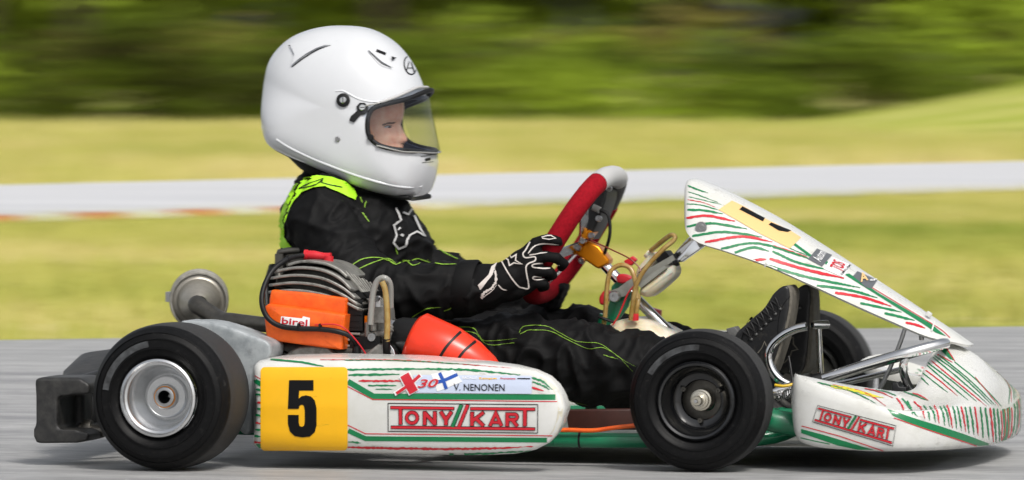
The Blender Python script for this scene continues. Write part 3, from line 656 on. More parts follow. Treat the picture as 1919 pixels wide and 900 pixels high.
# ---- side pods
tops = [(463, 692), (466, 684), (474, 678), (500, 674), (600, 671.5), (760, 675), (900, 683), (960, 689), (1000, 697), (1025, 709), (1040, 724), (1049, 740), (1055, 762)]
bots = [(463, 700), (468, 846 - 40), (474, 846), (500, 848), (600, 852), (760, 856), (900, 856), (960, 853), (1000, 845), (1025, 832), (1040, 816), (1049, 798), (1055, 774)]
VP = -.085
def interp(tab, x):
    for (x0, y0), (x1, y1) in zip(tab, tab[1:]):
        if x <= x1: return y0 + (y1 - y0) * (x - x0) / (x1 - x0)
    return tab[-1][1]
def pod(v0, sgn):
    rings = []
    xs = [463, 464, 466, 469, 474, 482, 495, 515] + list(range(540, 960, 30)) + [960, 980, 1000, 1012, 1025, 1033, 1040, 1046, 1050, 1053, 1055]
    for x in xs:
        t, b = interp(tops, x), interp(bots, x)
        if x < 480: b = 846 - 2 * (480 - x) * .2
        e = min(1, (x - 463) / 22); e2 = min(1, (1055 - x) / 45); rd = .022 * (1 - math.sqrt(max(0, 1 - (1 - e) ** 2))) + .014 * (1 - math.sqrt(max(0, 1 - (1 - e2) ** 2)))
        lean = max(0, 1 - (x - 463) / 30)
        zt_, zb_ = P(x, t, VP).z, P(x, b, VP).z; u = P(x, 760, VP).x
        r = rrsec(u, 0, 1, zb_, zt_, 7.0, 44)
        o_ = []
        for p in r:
            f = p.y; bow = .010 * (2 * (p.z - zb_) / max(1e-4, zt_ - zb_) - 1) ** 2 * (1 - f)
            lx = .014 * lean * math.sin(math.pi * (p.z - zb_) / max(1e-4, zt_ - zb_)) if zt_ > zb_ else 0
            dpt = rd + bow + f * (.19 - .145 * max(0, min(1, (x - 760) / 240))); o_.append(Vector((p.x + lx, (v0 + dpt) if sgn > 0 else v0 - dpt, p.z + f * .004)))
        rings.append(o_)
    return loft(rings)
pd = obj('side_pod', pod(VP, 1), m_body, kart, ang=55, label='near white side pod with yellow plate and lettering')
obj('side_pod', pod(2 * VM - VP, -1), m_body, kart, ang=55, label='far white side pod')
pv = bvh_of(pd)
def z1(X, Y): return 440 + X / 2.998, 640 + Y / 2.998
def z6(X, Y): return 700 + X / 5.997, 680 + Y / 5.997
g, r_ = [], []
g += [stroke([(652, 715), (700, 743), (1041, 744.5)], 10.5), stroke([(652.5, 807), (685, 822), (1031, 825)], 9)]
r_ += [stroke([(651.5, 724.5), (698.5, 748.8), (1044, 752.8)], 1.7), stroke([(652, 796.8), (685, 813), (1035, 816.8)], 1.7)]
J = .9
g += [strip([(648, 693.5), (760, 692), (873, 693.5), (975, 703)], 3.6, J), strip([(653, 703), (700, 702.5), (749, 702)], 3.8, J), strip([(690, 722.7), (743, 722.7)], 3, J), strip([(704, 729.5), (738, 729.5)], 1.6, .5),
      strip([(996, 708), (1018, 716), (1035, 731)], 3.4, J), strip([(998, 716), (1015, 722), (1030, 731)], 3, J), strip([(493, 844), (640, 849), (773, 851.5), (900, 850), (1003, 844)], 3.6, J), strip([(653, 828), (678, 830)], 3, J)]
r_ += [strip([(672, 714), (755, 714)], 3.6, J), strip([(997, 726), (1019, 733.5)], 3.2, J), strip([(652, 838), (807, 841), (920, 840), (1006, 836.5)], 4, J)]
g += [poly([(474.5, 707), (489, 715), (489, 725), (478, 718)]), strip([(507, 674.5), (560, 679), (607, 687)], 3, .4), strip([(640, 675.5), (760, 677.5), (900, 685)], 1.2, .5)]
r_ += [stroke([(473, 701), (489, 711)], 1.5), strip([(600, 675), (760, 676.2), (960, 690.5)], 1.2, .5)]
for k, (y, c) in enumerate(((730, 'g'), (739, 'g'), (754, 'r'), (766, 'g'), (778, 'g'), (793, 'r'), (805, 'g'), (817, 'g'), (828, 'r'), (840, 'g'))):
    x0 = 480 if y < 800 else 477 - (y - 800) * .08; (g if c == 'g' else r_).append(strip([(x0, y), (489, y + 1)], 3.4, J, 2.5, False))
decals('green_stripe', g, pv, m_green, pd); decals('red_stripe', r_, pv, m_red, pd, .0007)
decal('rim_edge', [strip([(975, 848), (1015, 836), (1036, 814), (1047, 790), (1050, 765), (1046, 742), (1034, 722), (1012, 706)], 9, .3, 4, True)], pv, m_bodyedge, pd, .0004)
decal('number_plate', [poly(rrect(489, 689, 652, 843, 8), 12)], pv, m_yellow, pd, .0022)
five = [(308, 218), (445, 218), (445, 276), (364, 276), (362, 322), (378, 308), (402, 303), (432, 310), (452, 332), (462, 375), (462, 470), (452, 508), (424, 532), (382, 537), (340, 530), (312, 505), (301, 460), (301, 412), (362, 412), (362, 455), (367, 474), (380, 479), (392, 472), (396, 450), (396, 386), (391, 362), (380, 355), (367, 360), (362, 378), (301, 378)]
decal('race_number', [poly([z1(x, y) for x, y in five], 10)], pv, m_black, pd, .0032)
def corners_fn(q): return lambda X, Y: tuple(bil([Vector((*c, 0)) for c in q], (X - 165) / 1681, (Y - 455 - 15 * (X - 165) / 1681) / 317))[:2]
def circ(cx, cy, r, a0=0, a1=360, n=28): return [(cx + r * math.cos(math.radians(a0 + (a1 - a0) * k / n)), cy + r * math.sin(math.radians(a0 + (a1 - a0) * k / n))) for k in range(n + 1)]
LOGO = [([(195, 503), (905, 513)], 24, 'r'), ([(200, 725), (1815, 741)], 26, 'r'), ([(1093, 516), (1815, 522)], 26, 'r'), ([(305, 515), (305, 692)], 34, 'r'), (circ(435, 618, 60), 32, 'r'),
        ([(577, 698), (577, 548)], 36, 'r'), ([(692, 698), (692, 548)], 36, 'r'), ([(575, 556), (694, 690)], 38, 'r'), ([(758, 548), (817, 640)], 36, 'r'), ([(878, 550), (817, 640)], 36, 'r'), ([(817, 630), (817, 699)], 36, 'r'),
        ([(888, 720), (990, 474)], 36, 'g'), ([(962, 720), (1062, 474)], 34, 'r'), ([(1110, 555), (1110, 706)], 36, 'r'), ([(1240, 556), (1120, 648)], 34, 'r'), ([(1150, 620), (1240, 706)], 36, 'r'),
        ([(1312, 707), (1377, 562), (1442, 707)], 34, 'r'), ([(1338, 668), (1416, 668)], 26, 'r'), ([(1507, 560), (1507, 710)], 36, 'r'), ([(1507, 576), (1585, 576)] + circ(1588, 606, 30, -80, 80, 8) + [(1507, 637)], 30, 'r'), ([(1562, 640), (1620, 709)], 34, 'r'), ([(1705, 522), (1705, 708)], 38, 'r')]
def logo(bv, par, q, nm):
    f = corners_fn(q); st_ = 30
    fr_ = [stroke([(165, 455), (1846, 470)], 9, st_), stroke([(1846, 470), (1846, 787)], 9, st_), stroke([(1846, 787), (165, 772)], 9, st_), stroke([(165, 772), (165, 455)], 9, st_)]
    decal('logo_frame', xf(fr_, f), bv, m_black, par, .0010)
    def ext(p, e):
        if e == 0 or p[0] == p[-1]: return p
        a, b = Vector(p[0]), Vector(p[1]); c, d = Vector(p[-1]), Vector(p[-2]); s_ = a + (a - b).normalized() * e; t_ = c + (c - d).normalized() * e
        return [tuple(s_)] + p[1:-1] + [tuple(t_)]
    decal('logo_outline', xf([stroke(ext(p, 6), w_ + 13, st_) for p, w_, c in LOGO], f), bv, m_black, par, .0012, .00004)
    decal('logo_lettering', xf([stroke(p, w_, st_) for p, w_, c in LOGO if c == 'r'], f), bv, m_red, par, .0024, .00004)
    decal('logo_slash', xf([stroke(p, w_, st_) for p, w_, c in LOGO if c == 'g'], f), bv, m_green, par, .0028, .00004)
logo(pv, pd, [(727.5, 755.9), (1008, 758.4), (1007.6, 811.7), (727.8, 808.4)], 'pod')
decal('name_sticker', [poly([z6(450, 140), z6(900, 143), z6(1780, 150), z6(1780, 350), z6(480, 337)], 10)], pv, m_pale, pd, .0020)
decal('sticker_flag', [poly([z6(650, 130), z6(780, 112), z6(900, 84), z6(955, 150), z6(1000, 215), z6(860, 270), z6(720, 325), z6(690, 230)])], pv, m_white, pd, .0026)
decal('flag_cross', [stroke([z6(745, 118), z6(790, 205), z6(822, 296)], 6.5), stroke([z6(690, 228), z6(800, 200), z6(948, 135)], 6.2)], pv, m_blue, pd, .0030)
Xs = [(stroke([z6(350, 132), z6(462, 338)], 22), stroke([z6(540, 142), z6(430, 235), z6(240, 352)], 8)), (stroke([z6(353, 138), z6(459, 332)], 17.5), stroke([z6(528, 145), z6(425, 235), z6(262, 346)], 5.5))]
q30 = [z6(512, 190), z6(740, 184), z6(722, 276), z6(498, 284)]
decal('sticker_outline', list(Xs[0]) + [text('30', q30, .045, .2)], pv, m_white, pd, .0032)  # wider white print that outlines the red mark
decal('sticker_mark', list(Xs[1]) + [text('30', q30, .02, .2)], pv, m_red, pd, .0040)
decal('name_lettering', [text('V. NENONEN', [z6(905, 236), z6(1478, 243), z6(1478, 320), z6(905, 314)], .008)], pv, m_black, pd, .0030)
decal('sponsor_lettering', [text('RADALLE', [z6(1002, 157), z6(1168, 160), z6(1168, 188), z6(1002, 185)], .02)], pv, m_white, pd, .0030)
decal('sponsor_lettering', [text('Komet', [z6(1192, 164), z6(1340, 168), z6(1340, 192), z6(1192, 188)], .02), stroke([z6(1345, 180), z6(1390, 181)], 1.6)], pv, m_yellow, pd, .0030)
decal('sponsor_lettering', [text('Promotions', [z6(1430, 168), z6(1598, 170), z6(1598, 192), z6(1430, 190)], .02)], pv, m_red, pd, .0030)
decal('sponsor_lettering', [stroke([z6(1620, 180), z6(1765, 183)], 1.8)], pv, m_black, pd, .0030)
decal('maker_mark', [poly([(480, 832), (493, 832), (493, 846), (480, 846)])], pv, m_green, pd, .0016)
decal('maker_sign', [stroke([(483, 835), (483, 843)], 1.2), stroke([(490, 835), (484, 839), (490, 843)], 1.2)], pv, m_white, pd, .0022)
# ---- nose cone
# stations along the outer edge: (px, v, wall-top py, wall-bottom py), inner edge of the deck (px, py, v)
NST = [(1486, .085, 702, 800, 1490, 700, .15), (1489, .070, 704, 822, 1496, 702, .20), (1500, .058, 709, 833, 1512, 705, .24), (1530, .045, 720, 841, 1550, 713, .27), (1580, .036, 738, 845, 1600, 722, .28), (1640, .032, 759, 848, 1650, 729, .28),
       (1690, .040, 771, 848, 1690, 733, .29), (1740, .085, 770, 847, 1712, 728, .33), (1786, .160, 765, 845, 1722, 712, .36), (1825, .255, 760, 842, 1735, 682, .40), (1859, .375, 757, 838, 1752, 655, .45), (1884, VM, 756, 831, 1774, 641, VM)]
def nst(k):
    n = len(NST); 
    if k < n: return NST[k]
    return None
half = []
for (px, v, yt, yb, ix, iy, iv) in NST:
    half.append((P(px, yt, v), P(px, yb, v), P(ix, iy, iv)))
def mirror(p): return Vector((p.x, 2 * VM - p.y, p.z))
allst = half + [tuple(mirror(p) for p in h) for h in half[:-1][::-1]]
# refine stations by a spline
T_ = catmull([tuple(a[0]) for a in allst], 5); B_ = catmull([tuple(a[1]) for a in allst], 5); I_ = catmull([tuple(a[2]) for a in allst], 5)
secs = []; NS = len(T_)
for i in range(NS):
    t, b, q = T_[i], B_[i], I_[i]
    o_ = Vector((0, 0, 0)); a = T_[max(i - 1, 0)]; c = T_[min(i + 1, NS - 1)]; tg = c - a; o_ = Vector((tg.y, -tg.x, 0)).normalized()      # outward in plan
    s = i / (NS - 1); mid = 1 - abs(2 * s - 1)                       # 1 at the nose tip
    sec = [b - o_ * .05 + Vector((0, 0, .004)), b - o_ * .012, b - o_ * .003 + Vector((0, 0, .003)), b + Vector((0, 0, .010))]
    for f in (.2, .4, .6, .8): sec.append(b.lerp(t, f) + o_ * (.003 * math.sin(math.pi * f)))
    sec += [t - o_ * .0005 - Vector((0, 0, .004)), t - o_ * .004 + Vector((0, 0, .0015))]
    q0 = t - o_ * .004 + Vector((0, 0, .0015))
    hump = max(0, min(1, (mid - .52) / .22)); hump = hump * hump * (3 - 2 * hump)
    for f in (.08, .16, .25, .35, .45, .55, .65, .75, .85, .93, 1.0):
        p = q0.lerp(q, f)
        # arms: scooped deck; centre: convex cone
        dz = q.z - q0.z
        sag = -.020 * math.sin(math.pi * min(1, f * 1.4)) * (1 - hump) * min(1, mid / .18) + .016 * math.sin(math.pi * f) * max(0, (mid - .80) / .2) - .012 * math.sin(math.pi * f) * hump * (1 - max(0, (mid - .85) / .15))
        cb = max(0, min(1, (mid - .66) / .28)); cb = cb * cb * (3 - 2 * cb) * math.sin(math.pi * f ** .75)
        sec.append(p + Vector((.009 * cb, 0, sag + .014 * cb)))
    sec += [q + Vector((-.002, 0, -.004)) , q + Vector((0.0, 0, -.02))]
    secs.append(sec)
nose = obj('nose_cone', loft(secs, False, False), m_body, kart, ang=50, label='white front nose cone with red and green stripes')
sm_ = nose.modifiers.new('s', 'SMOOTH'); sm_.iterations = 3; sm_.factor = .4; bake(nose); finish(nose.data, True, 55)
nv = bvh_of(nose)
def z4(X, Y): return 1460 + X / 3, 580 + Y / 3
logo(nv, nose, [(1532.7, 760), (1679, 798), (1673, 836), (1523, 790.7)], 'nose')
g, r_ = [], []
g += [poly([z4(125, 672), z4(250, 705), z4(400, 750), z4(535, 790), z4(440, 788), z4(330, 765), z4(125, 695)]), stroke([z4(122, 722), z4(200, 740), z4(285, 757)], 1.8),
      poly([z4(608, 560), z4(660, 578), z4(760, 612), z4(900, 655), z4(1050, 705), z4(1200, 762), z4(1120, 767), z4(1000, 728), z4(850, 680), z4(720, 634), z4(640, 598)]),
      poly([z4(905, 228), z4(930, 208), z4(990, 290), z4(960, 280)]), strip([z4(985, 295), z4(1100, 390), z4(1180, 470), z4(1250, 545)], 2.2), stroke([z4(1262, 560), z4(1272, 660), z4(1268, 752)], 6)]
r_ += [stroke([z4(128, 655), z4(340, 712), z4(585, 795)], 1.7), strip([z4(645, 610), z4(800, 665), z4(950, 715), z4(1110, 768)], 1.8, taper=False), strip([z4(935, 210), z4(990, 295)], 2), strip([z4(1100, 380), z4(1235, 545)], 1.2), stroke([z4(1284, 556), z4(1290, 660), z4(1284, 745)], 1.4), stroke([z4(1246, 570), z4(1254, 660), z4(1248, 755)], 2)]
J = .7
vert = [(690, 500, 740, 560, 778, 603, 'g'), (660, 500, 690, 540, 705, 577, 'r'), (720, 515, 745, 565, 750, 595, 'g'), (755, 520, 800, 560, 818, 615, 'r'), (812, 540, 838, 580, 845, 625, 'g'), (846, 545, 868, 580, 878, 635, 'g'), (872, 540, 890, 585, 898, 642, 'r'),
        (905, 545, 922, 590, 930, 652, 'g'), (925, 540, 945, 590, 958, 660, 'g'), (943, 540, 962, 600, 972, 668, 'r'), (975, 545, 990, 600, 998, 675, 'g'), (1000, 545, 1015, 610, 1024, 682, 'g'), (1020, 545, 1038, 615, 1048, 690, 'r'), (1045, 548, 1058, 620, 1066, 697, 'g'), (1070, 548, 1086, 625, 1095, 705, 'g'),
        (1098, 548, 1110, 630, 1118, 712, 'r'), (1130, 550, 1140, 635, 1146, 722, 'g'), (1158, 552, 1170, 640, 1180, 735, 'g'), (1185, 552, 1196, 650, 1204, 745, 'r'), (1205, 556, 1214, 650, 1220, 750, 'g'), (1225, 558, 1236, 650, 1240, 755, 'g')]
for a, b, c, d, e, f, k in vert: (g if k == 'g' else r_).append(strip([z4(a, b), z4(c, d), z4(e, f)], 3.0, J, 2.5))
cone = [(770, 355, 800, 385, 845, 430, 'g'), (780, 335, 860, 400, 950, 470, 'g'), (800, 325, 900, 400, 1005, 490, 'r'), (820, 305, 930, 400, 1065, 515, 'g'), (835, 300, 980, 410, 1110, 520, 'g'), (855, 290, 1000, 410, 1165, 545, 'r'), (865, 270, 1010, 390, 1180, 540, 'g'), (875, 262, 1020, 370, 1200, 540, 'g'), (890, 255, 930, 275, 975, 300, 'r'), (900, 260, 1060, 390, 1215, 540, 'g')]
for a, b, c, d, e, f, k in cone: (g if k == 'g' else r_).append(strip([z4(a, b), z4(c, d), z4(e, f)], 2.0, .3, 3))
deck = [(215, 412, 400, 460, 545, 530, 'g'), (300, 425, 480, 470, 600, 545, 'r'), (480, 447, 560, 465, 640, 500, 'r'), (540, 455, 600, 465, 660, 488, 'g'), (700, 465, 760, 485, 850, 520, 'g'), (750, 472, 800, 490, 840, 515, 'r')]
for a, b, c, d, e, f, k in deck: (g if k == 'g' else r_).append(strip([z4(a, b), z4(c, d), z4(e, f)], 2.0, .5, 3))
decals('green_stripe', g, nv, m_green, nose, .0006, .00002); decals('red_stripe', r_, nv, m_red, nose, .0008, .00002)
decal('deck_lettering', [strip([z4(290, 432), z4(400, 452), z4(500, 480), z4(590, 500)], 5, 1.2, 2.5)], nv, M('yellow print', 'd6cf3a', .4), nose, .0012)
# ---- front number panel (fairing)
NP = [(1290, 340, 1284, 395, .07), (1294, 336, 1283, 420, .105), (1304, 335, 1290, 440, .125), (1325, 342, 1312, 456, .135), (1370, 362, 1360, 471, .14), (1450, 404, 1440, 499, .14), (1530, 453, 1522, 535, .135), (1610, 505, 1600, 571, .125), (1690, 557, 1672, 603, .105), (1750, 597, 1735, 630, .085), (1795, 627, 1780, 640, .06), (1822, 646, 1815, 647, .03)]
secs = []
for cx, cy, ex_, ey, hw in NP:
    c = P(cx, cy, VM); e = P(ex_, ey, VM - hw); row = []
    for i in range(25):
        a = i / 12 - 1; f = abs(a) ** 2.6
        row.append(Vector((c.x + (e.x - c.x) * f, VM + a * hw, c.z + (e.z - c.z) * f)))
    secs.append(row)
secs = [list(x) for x in zip(*[catmull([tuple(p) for p in col], 5) for col in zip(*secs)])]
pan = obj('front_panel', loft(secs, False, False), m_body, kart, ang=60, label='white front number panel tilted over the pedals')
so = pan.modifiers.new('s', 'SOLIDIFY'); so.thickness = .005; so.offset = -1; bake(pan); finish(pan.data, True, 50)
fv = bvh_of(pan)
def z3(X, Y): return 1270 + X / 2.6466, 320 + Y / 2.647
g, r_ = [], []
lines = [((45, 165), (120, 172), (215, 200), 2.0, 'g'), ((55, 130), (140, 150), (250, 178), 1.2, 'g'), ((48, 195), (130, 198), (225, 215), 4.2, 'g'), ((44, 235), (150, 225), (285, 252), 4.6, 'r'), ((46, 278), (170, 262), (345, 290), 4.4, 'g'), ((72, 325), (230, 305), (420, 330), 4.6, 'g'), ((135, 355), (320, 328), (470, 355), 4.6, 'r'),
         ((215, 388), (400, 362), (660, 440), 4.4, 'g'), ((270, 412), (370, 382), (455, 400), 4.6, 'g'), ((360, 450), (400, 443), (440, 440), 5, 'r'), ((470, 400), (590, 455), (740, 492), 4.2, 'g'), ((455, 437), (620, 488), (825, 535), 5.6, 'r'), ((440, 470), (640, 528), (905, 582), 4.8, 'g'), ((690, 570), (860, 595), (990, 632), 4.6, 'g'),
         ((780, 606), (920, 630), (1060, 675), 4.8, 'r'), ((905, 658), (1010, 680), (1110, 703), 4.4, 'g'), ((1025, 707), (1100, 725), (1175, 745), 4.6, 'g'), ((1130, 755), (1180, 765), (1228, 783), 4.6, 'r'), ((50, 75), (100, 95), (150, 112), 2.6, 'g'), ((50, 105), (120, 128), (200, 160), 1.4, 'g'), ((50, 145), (120, 158), (200, 188), 1.2, 'r'), ((470, 370), (560, 400), (650, 432), 1.3, 'r'), ((555, 385), (600, 405), (650, 425), 1.4, 'g')]
for a, b, c, wd, k in lines: (g if k == 'g' else r_).append(strip([z3(*a), z3(*b), z3(*c)], wd, .5, 3))
g += [stroke([z3(578, 365), z3(660, 425)], 4.5), stroke([z3(735, 455), z3(750, 472)], 6), poly([z3(825, 515), z3(850, 512), z3(1000, 612), z3(1260, 765), z3(1330, 822), z3(1280, 805), z3(1230, 770), z3(960, 600)])]
r_ += [strip([z3(960, 580), z3(1100, 665), z3(1290, 780), z3(1350, 830)], 1.4, 0, taper=False)]
decals('green_stripe', g, fv, m_green, pan, .0006, .00002); decals('red_stripe', r_, fv, m_red, pan, .0008, .00002)
m_plate2 = M('pale yellow plate', 'e6bd80', .4)
decal('number_plate', [poly([z3(202, 195), z3(268, 150), z3(330, 180), z3(430, 238), z3(560, 300), z3(612, 333), z3(555, 388), z3(400, 310), z3(290, 245)], 8)], fv, m_plate2, pan, .0011)
decal('race_number', [poly([z3(305, 195), z3(320, 180), z3(432, 238), z3(422, 255)], 8), poly([z3(450, 270), z3(462, 260), z3(562, 300), z3(545, 308), z3(500, 300)], 8)], fv, m_black, pan, .0017)
m_gsticker = M('dark grey sticker', '5c5f63', .4)
decal('sticker', [poly([z3(645, 440), z3(690, 388), z3(765, 420), z3(715, 478)], 8)], fv, m_gsticker, pan, .0011)
decal('sticker', [poly([z3(868, 525), z3(890, 500), z3(990, 545), z3(960, 588), z3(930, 580)], 8)], fv, m_gsticker, pan, .0011)
decal('sticker', [poly([z3(722, 488), z3(765, 430), z3(858, 470), z3(822, 532)], 8)], fv, m_white, pan, .0013)
decal('sticker_lettering', [text('Autom', [z3(665, 437), z3(692, 395), z3(735, 415), z3(706, 458)])], fv, m_white, pan, .0030)
decal('sticker_lettering', [text('TOS', [z3(750, 478), z3(770, 443), z3(830, 470), z3(815, 508)], .02)], fv, m_red, pan, .0032)
decal('sticker_lettering', [text('ILMALÄM', [z3(800, 515), z3(845, 470), z3(857, 475), z3(812, 525)], .01)], fv, m_black, pan, .0032)
decal('sticker_lettering', [text('A', [z3(893, 505), z3(935, 517), z3(942, 548), z3(905, 558)], .03)], fv, m_plate2, pan, .0030)
decal('sticker_lettering', [text('SP', [z3(950, 545), z3(985, 540), z3(985, 552), z3(950, 552)], .03)], fv, m_white, pan, .0030)
decal('seam_tape', [strip([(1434, 499), (1446, 465)], 3.5, 0, taper=False), strip([(1745, 622), (1750, 604)], 3, 0, taper=False)], fv, m_body, pan, .0030)
pb = obj('panel_bolt', lathe([(.0005, .001), (.0028, .001), (.003, .0042), (.0065, .0042), (.007, .003), (.007, .002), (.0110, .002), (.0115, 0)], fv.ray_cast(CAM, ray(1314.5, 426.5).normalized())[0] + Vector((0, -.003, 0)), (0.05, -1, -.05), 24), m_steel, pan)
bolt(pan, P(1727, 630, .45), .005, (0, 0, -1)); bolt(pan, P(1739, 592, .49), .006, (.5, 0, .8), m_body)
obj('panel_clip', tube([P(1727, 622, .46), P(1726, 634, .46)], .004, 8, 1), m_steel, pan)
# ---- panel bracket, uprights, tank, bottle, hoses
bk = obj('panel_bracket', merge(pillow([(1255, 485), (1283, 452), (1300, 436), (1312, 440), (1300, 458), (1270, 490)], .5, .5, .54, .002, 1), pillow([(1262, 493), (1301, 448), (1324, 458), (1278, 491)], .47, .47, .49, .002, 1)), m_chrome, kart)
obj('bracket_clamp', merge(box(P(1250, 487, .5), (.026, .05, .026), Matrix.Rotation(-.7, 3, 'Y')), tube([P(1262, 495, .46), P(1272, 492, .46)], .006, 8, 1)), m_rubber, bk)
obj('bracket_arm', pillow([(1143, 545), (1158, 540), (1175, 527), (1225, 498), (1260, 478), (1266, 487), (1200, 532), (1170, 556), (1152, 560)], .47, .47, .475, .001, 1), m_tray, bk)
bolt(bk, P(1153, 556, .466), .011, h=.012)
obj('column_upright', merge(pillow([(1146, 536), (1160, 527), (1172, 530), (1180, 548), (1176, 575), (1158, 600), (1138, 640), (1110, 660), (1122, 620), (1134, 590), (1143, 560)], .49, .49, .505, .003, 2), tube([P(1135, 590, .497), P(1115, 680, .5), P(1105, 800, .5)], .012, 12, 2)), m_greenp, kart)
obj('steering_column', tube([P(1120, 483, VM), P(1185, 552, VM), P(1262, 630, VM), P(1330, 700, VM)], [.0105] * 4, 18, 1), m_chrome, kart)
obj('column_boot', tube([P(1141, 512, .545), P(1090, 462, .545)], .005, 8, 1), m_rubber, kart)
tk = obj('fuel_tank', pillow([(1130, 625), (1145, 606), (1175, 597), (1210, 600), (1240, 615), (1262, 632), (1275, 690), (1270, 770), (1140, 770), (1122, 690)], .46, .44, .60, .03, 3, 6), m_tank, kart)
obj('tank_cap', merge(tube([P(1190, 601, .44), P(1190, 588, .44)], .0075, 14, 1)), m_redcap, tk)
obj('tank_cap', pillow([(1218, 576), (1237, 582), (1236, 596), (1222, 600), (1214, 590)], .56, .555, .58, .003, 1), m_redcap, tk)
obj('tank_fitting', tube([P(1192, 590, .44), P(1195, 570, .44), P(1197, 552, .45)], .0045, 10, 3), m_hosea, tk)
bt = obj('overflow_bottle', merge(pillow([(1192, 508), (1203, 492), (1222, 473), (1232, 478), (1236, 486), (1215, 510), (1196, 520)], .50, .495, .545, .01, 3), pillow([(1203, 538), (1225, 522), (1255, 500), (1265, 498), (1268, 510), (1260, 524), (1225, 553), (1210, 556), (1200, 550)], .455, .44, .51, .014, 3), tube([P(1212, 474, .51), P(1222, 484, .51)], .009, 14, 1)), m_tank, kart, label='white plastic overflow bottle')
obj('bottle_strap', pillow([(1196, 532), (1248, 496), (1252, 503), (1204, 540)], .45, .437, .5, .001, 1), m_tray, bt)
hz = obj('tank_hose', merge(tube([P(1128, 630, .455), P(1134, 590, .452), P(1138, 535, .45), P(1145, 508, .45), P(1163, 497, .45), P(1181, 503, .45), P(1190, 525, .445), P(1194, 560, .44)], .0047, 12, 6),
                          tube([P(1182, 600, .435), P(1186, 570, .432), P(1192, 535, .43), P(1210, 503, .43), P(1240, 470, .43), P(1261, 452, .435), P(1265, 444, .44), P(1257, 441, .45), P(1240, 453, .47), P(1220, 470, .5)], .0047, 12, 6)), m_hosea, kart)
obj('hose_tie', tube([P(1122, 594, .446), P(1133, 598, .444), P(1150, 604, .45)], .003, 8, 3), m_rubber, hz)
obj('red_fitting', pillow([(1157, 516), (1170, 514), (1184, 521), (1176, 530), (1158, 530)], .48, .475, .5, .003, 2), m_redcap, kart)
obj('red_fitting', pillow([(1124, 556), (1134, 543), (1142, 548), (1138, 566), (1130, 572), (1124, 568)], .52, .515, .54, .004, 2), m_redcap, kart)
obj('red_fitting', pillow([(1170, 489), (1186, 480), (1194, 487), (1184, 498), (1172, 496)], .52, .515, .53, .003, 1), m_redcap, kart)
obj('sensor_wire', tube([P(1088, 446, .5), P(1110, 452, .49), P(1150, 470, .48), P(1180, 485, .47), P(1198, 502, .465), P(1201, 514, .46)], .0016, 6, 6), M('brown wire', '7a3022', .4), kart)
obj('sensor_wire', tube([P(1188, 536, .44), P(1176, 552, .44), P(1160, 590, .44), P(1148, 610, .44)], .0016, 6, 6), m_redcap, kart)
# ---- steering wheel
swc = P(1077, 441, VM); e2 = Vector((math.cos(math.radians(57.5)), 0, math.sin(math.radians(57.5)))); e1 = Vector((0, 1, 0)); nn = Vector((-math.sin(math.radians(57.5)), 0, math.cos(math.radians(57.5))))
def rim_pt(a, R1=.145, R2=.138):
    c, s = math.cos(a), math.sin(a); n_ = 2.7
    return swc + e1 * (R1 * math.copysign(abs(c) ** (2 / n_), c)) + e2 * (R2 * math.copysign(abs(s) ** (2 / n_), s))
NA = 96
ringp = [rim_pt(2 * math.pi * k / NA) for k in range(NA)]
def arc(k0, k1): return [ringp[k % NA] for k in range(k0, k1 + 1)]
sw = obj('steering_wheel', merge(tube(arc(32, 102), .0205, 18, 1)), m_suede, kart, label='steering wheel with red suede and pale top grip')       # near half
obj('top_grip', tube(arc(18, 32), .0207, 16, 1), m_whitegrip, sw); obj('far_grip', tube(arc(102, 114), .0185, 16, 1), m_greygrip, sw)
hub = P(1079, 450, VM) - nn * -.0
obj('spoke', merge(*[loft([[hub + (rim_pt(a) - hub) * f + nn * dz - nn * .018 * (1 - f) + (e1 * -math.sin(a) + e2 * math.cos(a)) * (.013 * sg) for sg, dz in ((-1, .002), (1, .002), (1, -.002), (-1, -.002))] for f in (.1, .5, 1.0)]) for a in (math.radians(35), math.radians(145), math.radians(270), math.radians(195), math.radians(-15))]), m_alu, sw, ang=30)
obj('wheel_display', pillow([(1098, 440), (1112, 400), (1140, 352), (1152, 358), (1143, 395), (1118, 448)], .57, .50, .60, .006, 2), m_blk, sw)
obj('display_plug', merge(tube([P(1111, 388, .49), P(1124, 394, .49)], .007, 12, 1)), m_hosec, sw)
obj('display_cable', tube([P(1122, 393, .49), P(1138, 401, .49), P(1143, 420, .49), P(1142, 445, .49), P(1133, 475, .5)], .0034, 8, 6), m_rubber, sw)
for x, y in ((1123, 410), (1109, 442), (1142, 353), (1094, 452), (1085, 465), (1091, 489)): bolt(sw, P(x, y, .495), .0065, (-.1, -1, .1), h=.007)
sh_ = obj('steering_hub', merge(pillow([(1072, 474), (1078, 478), (1112, 436), (1104, 430), (1090, 442)], .5, .495, .545, .003, 1), pillow([(1078, 476), (1100, 452), (1122, 462), (1141, 487), (1140, 494), (1122, 504), (1116, 502)], .5, .50, .54, .005, 1)), m_anod, kart)
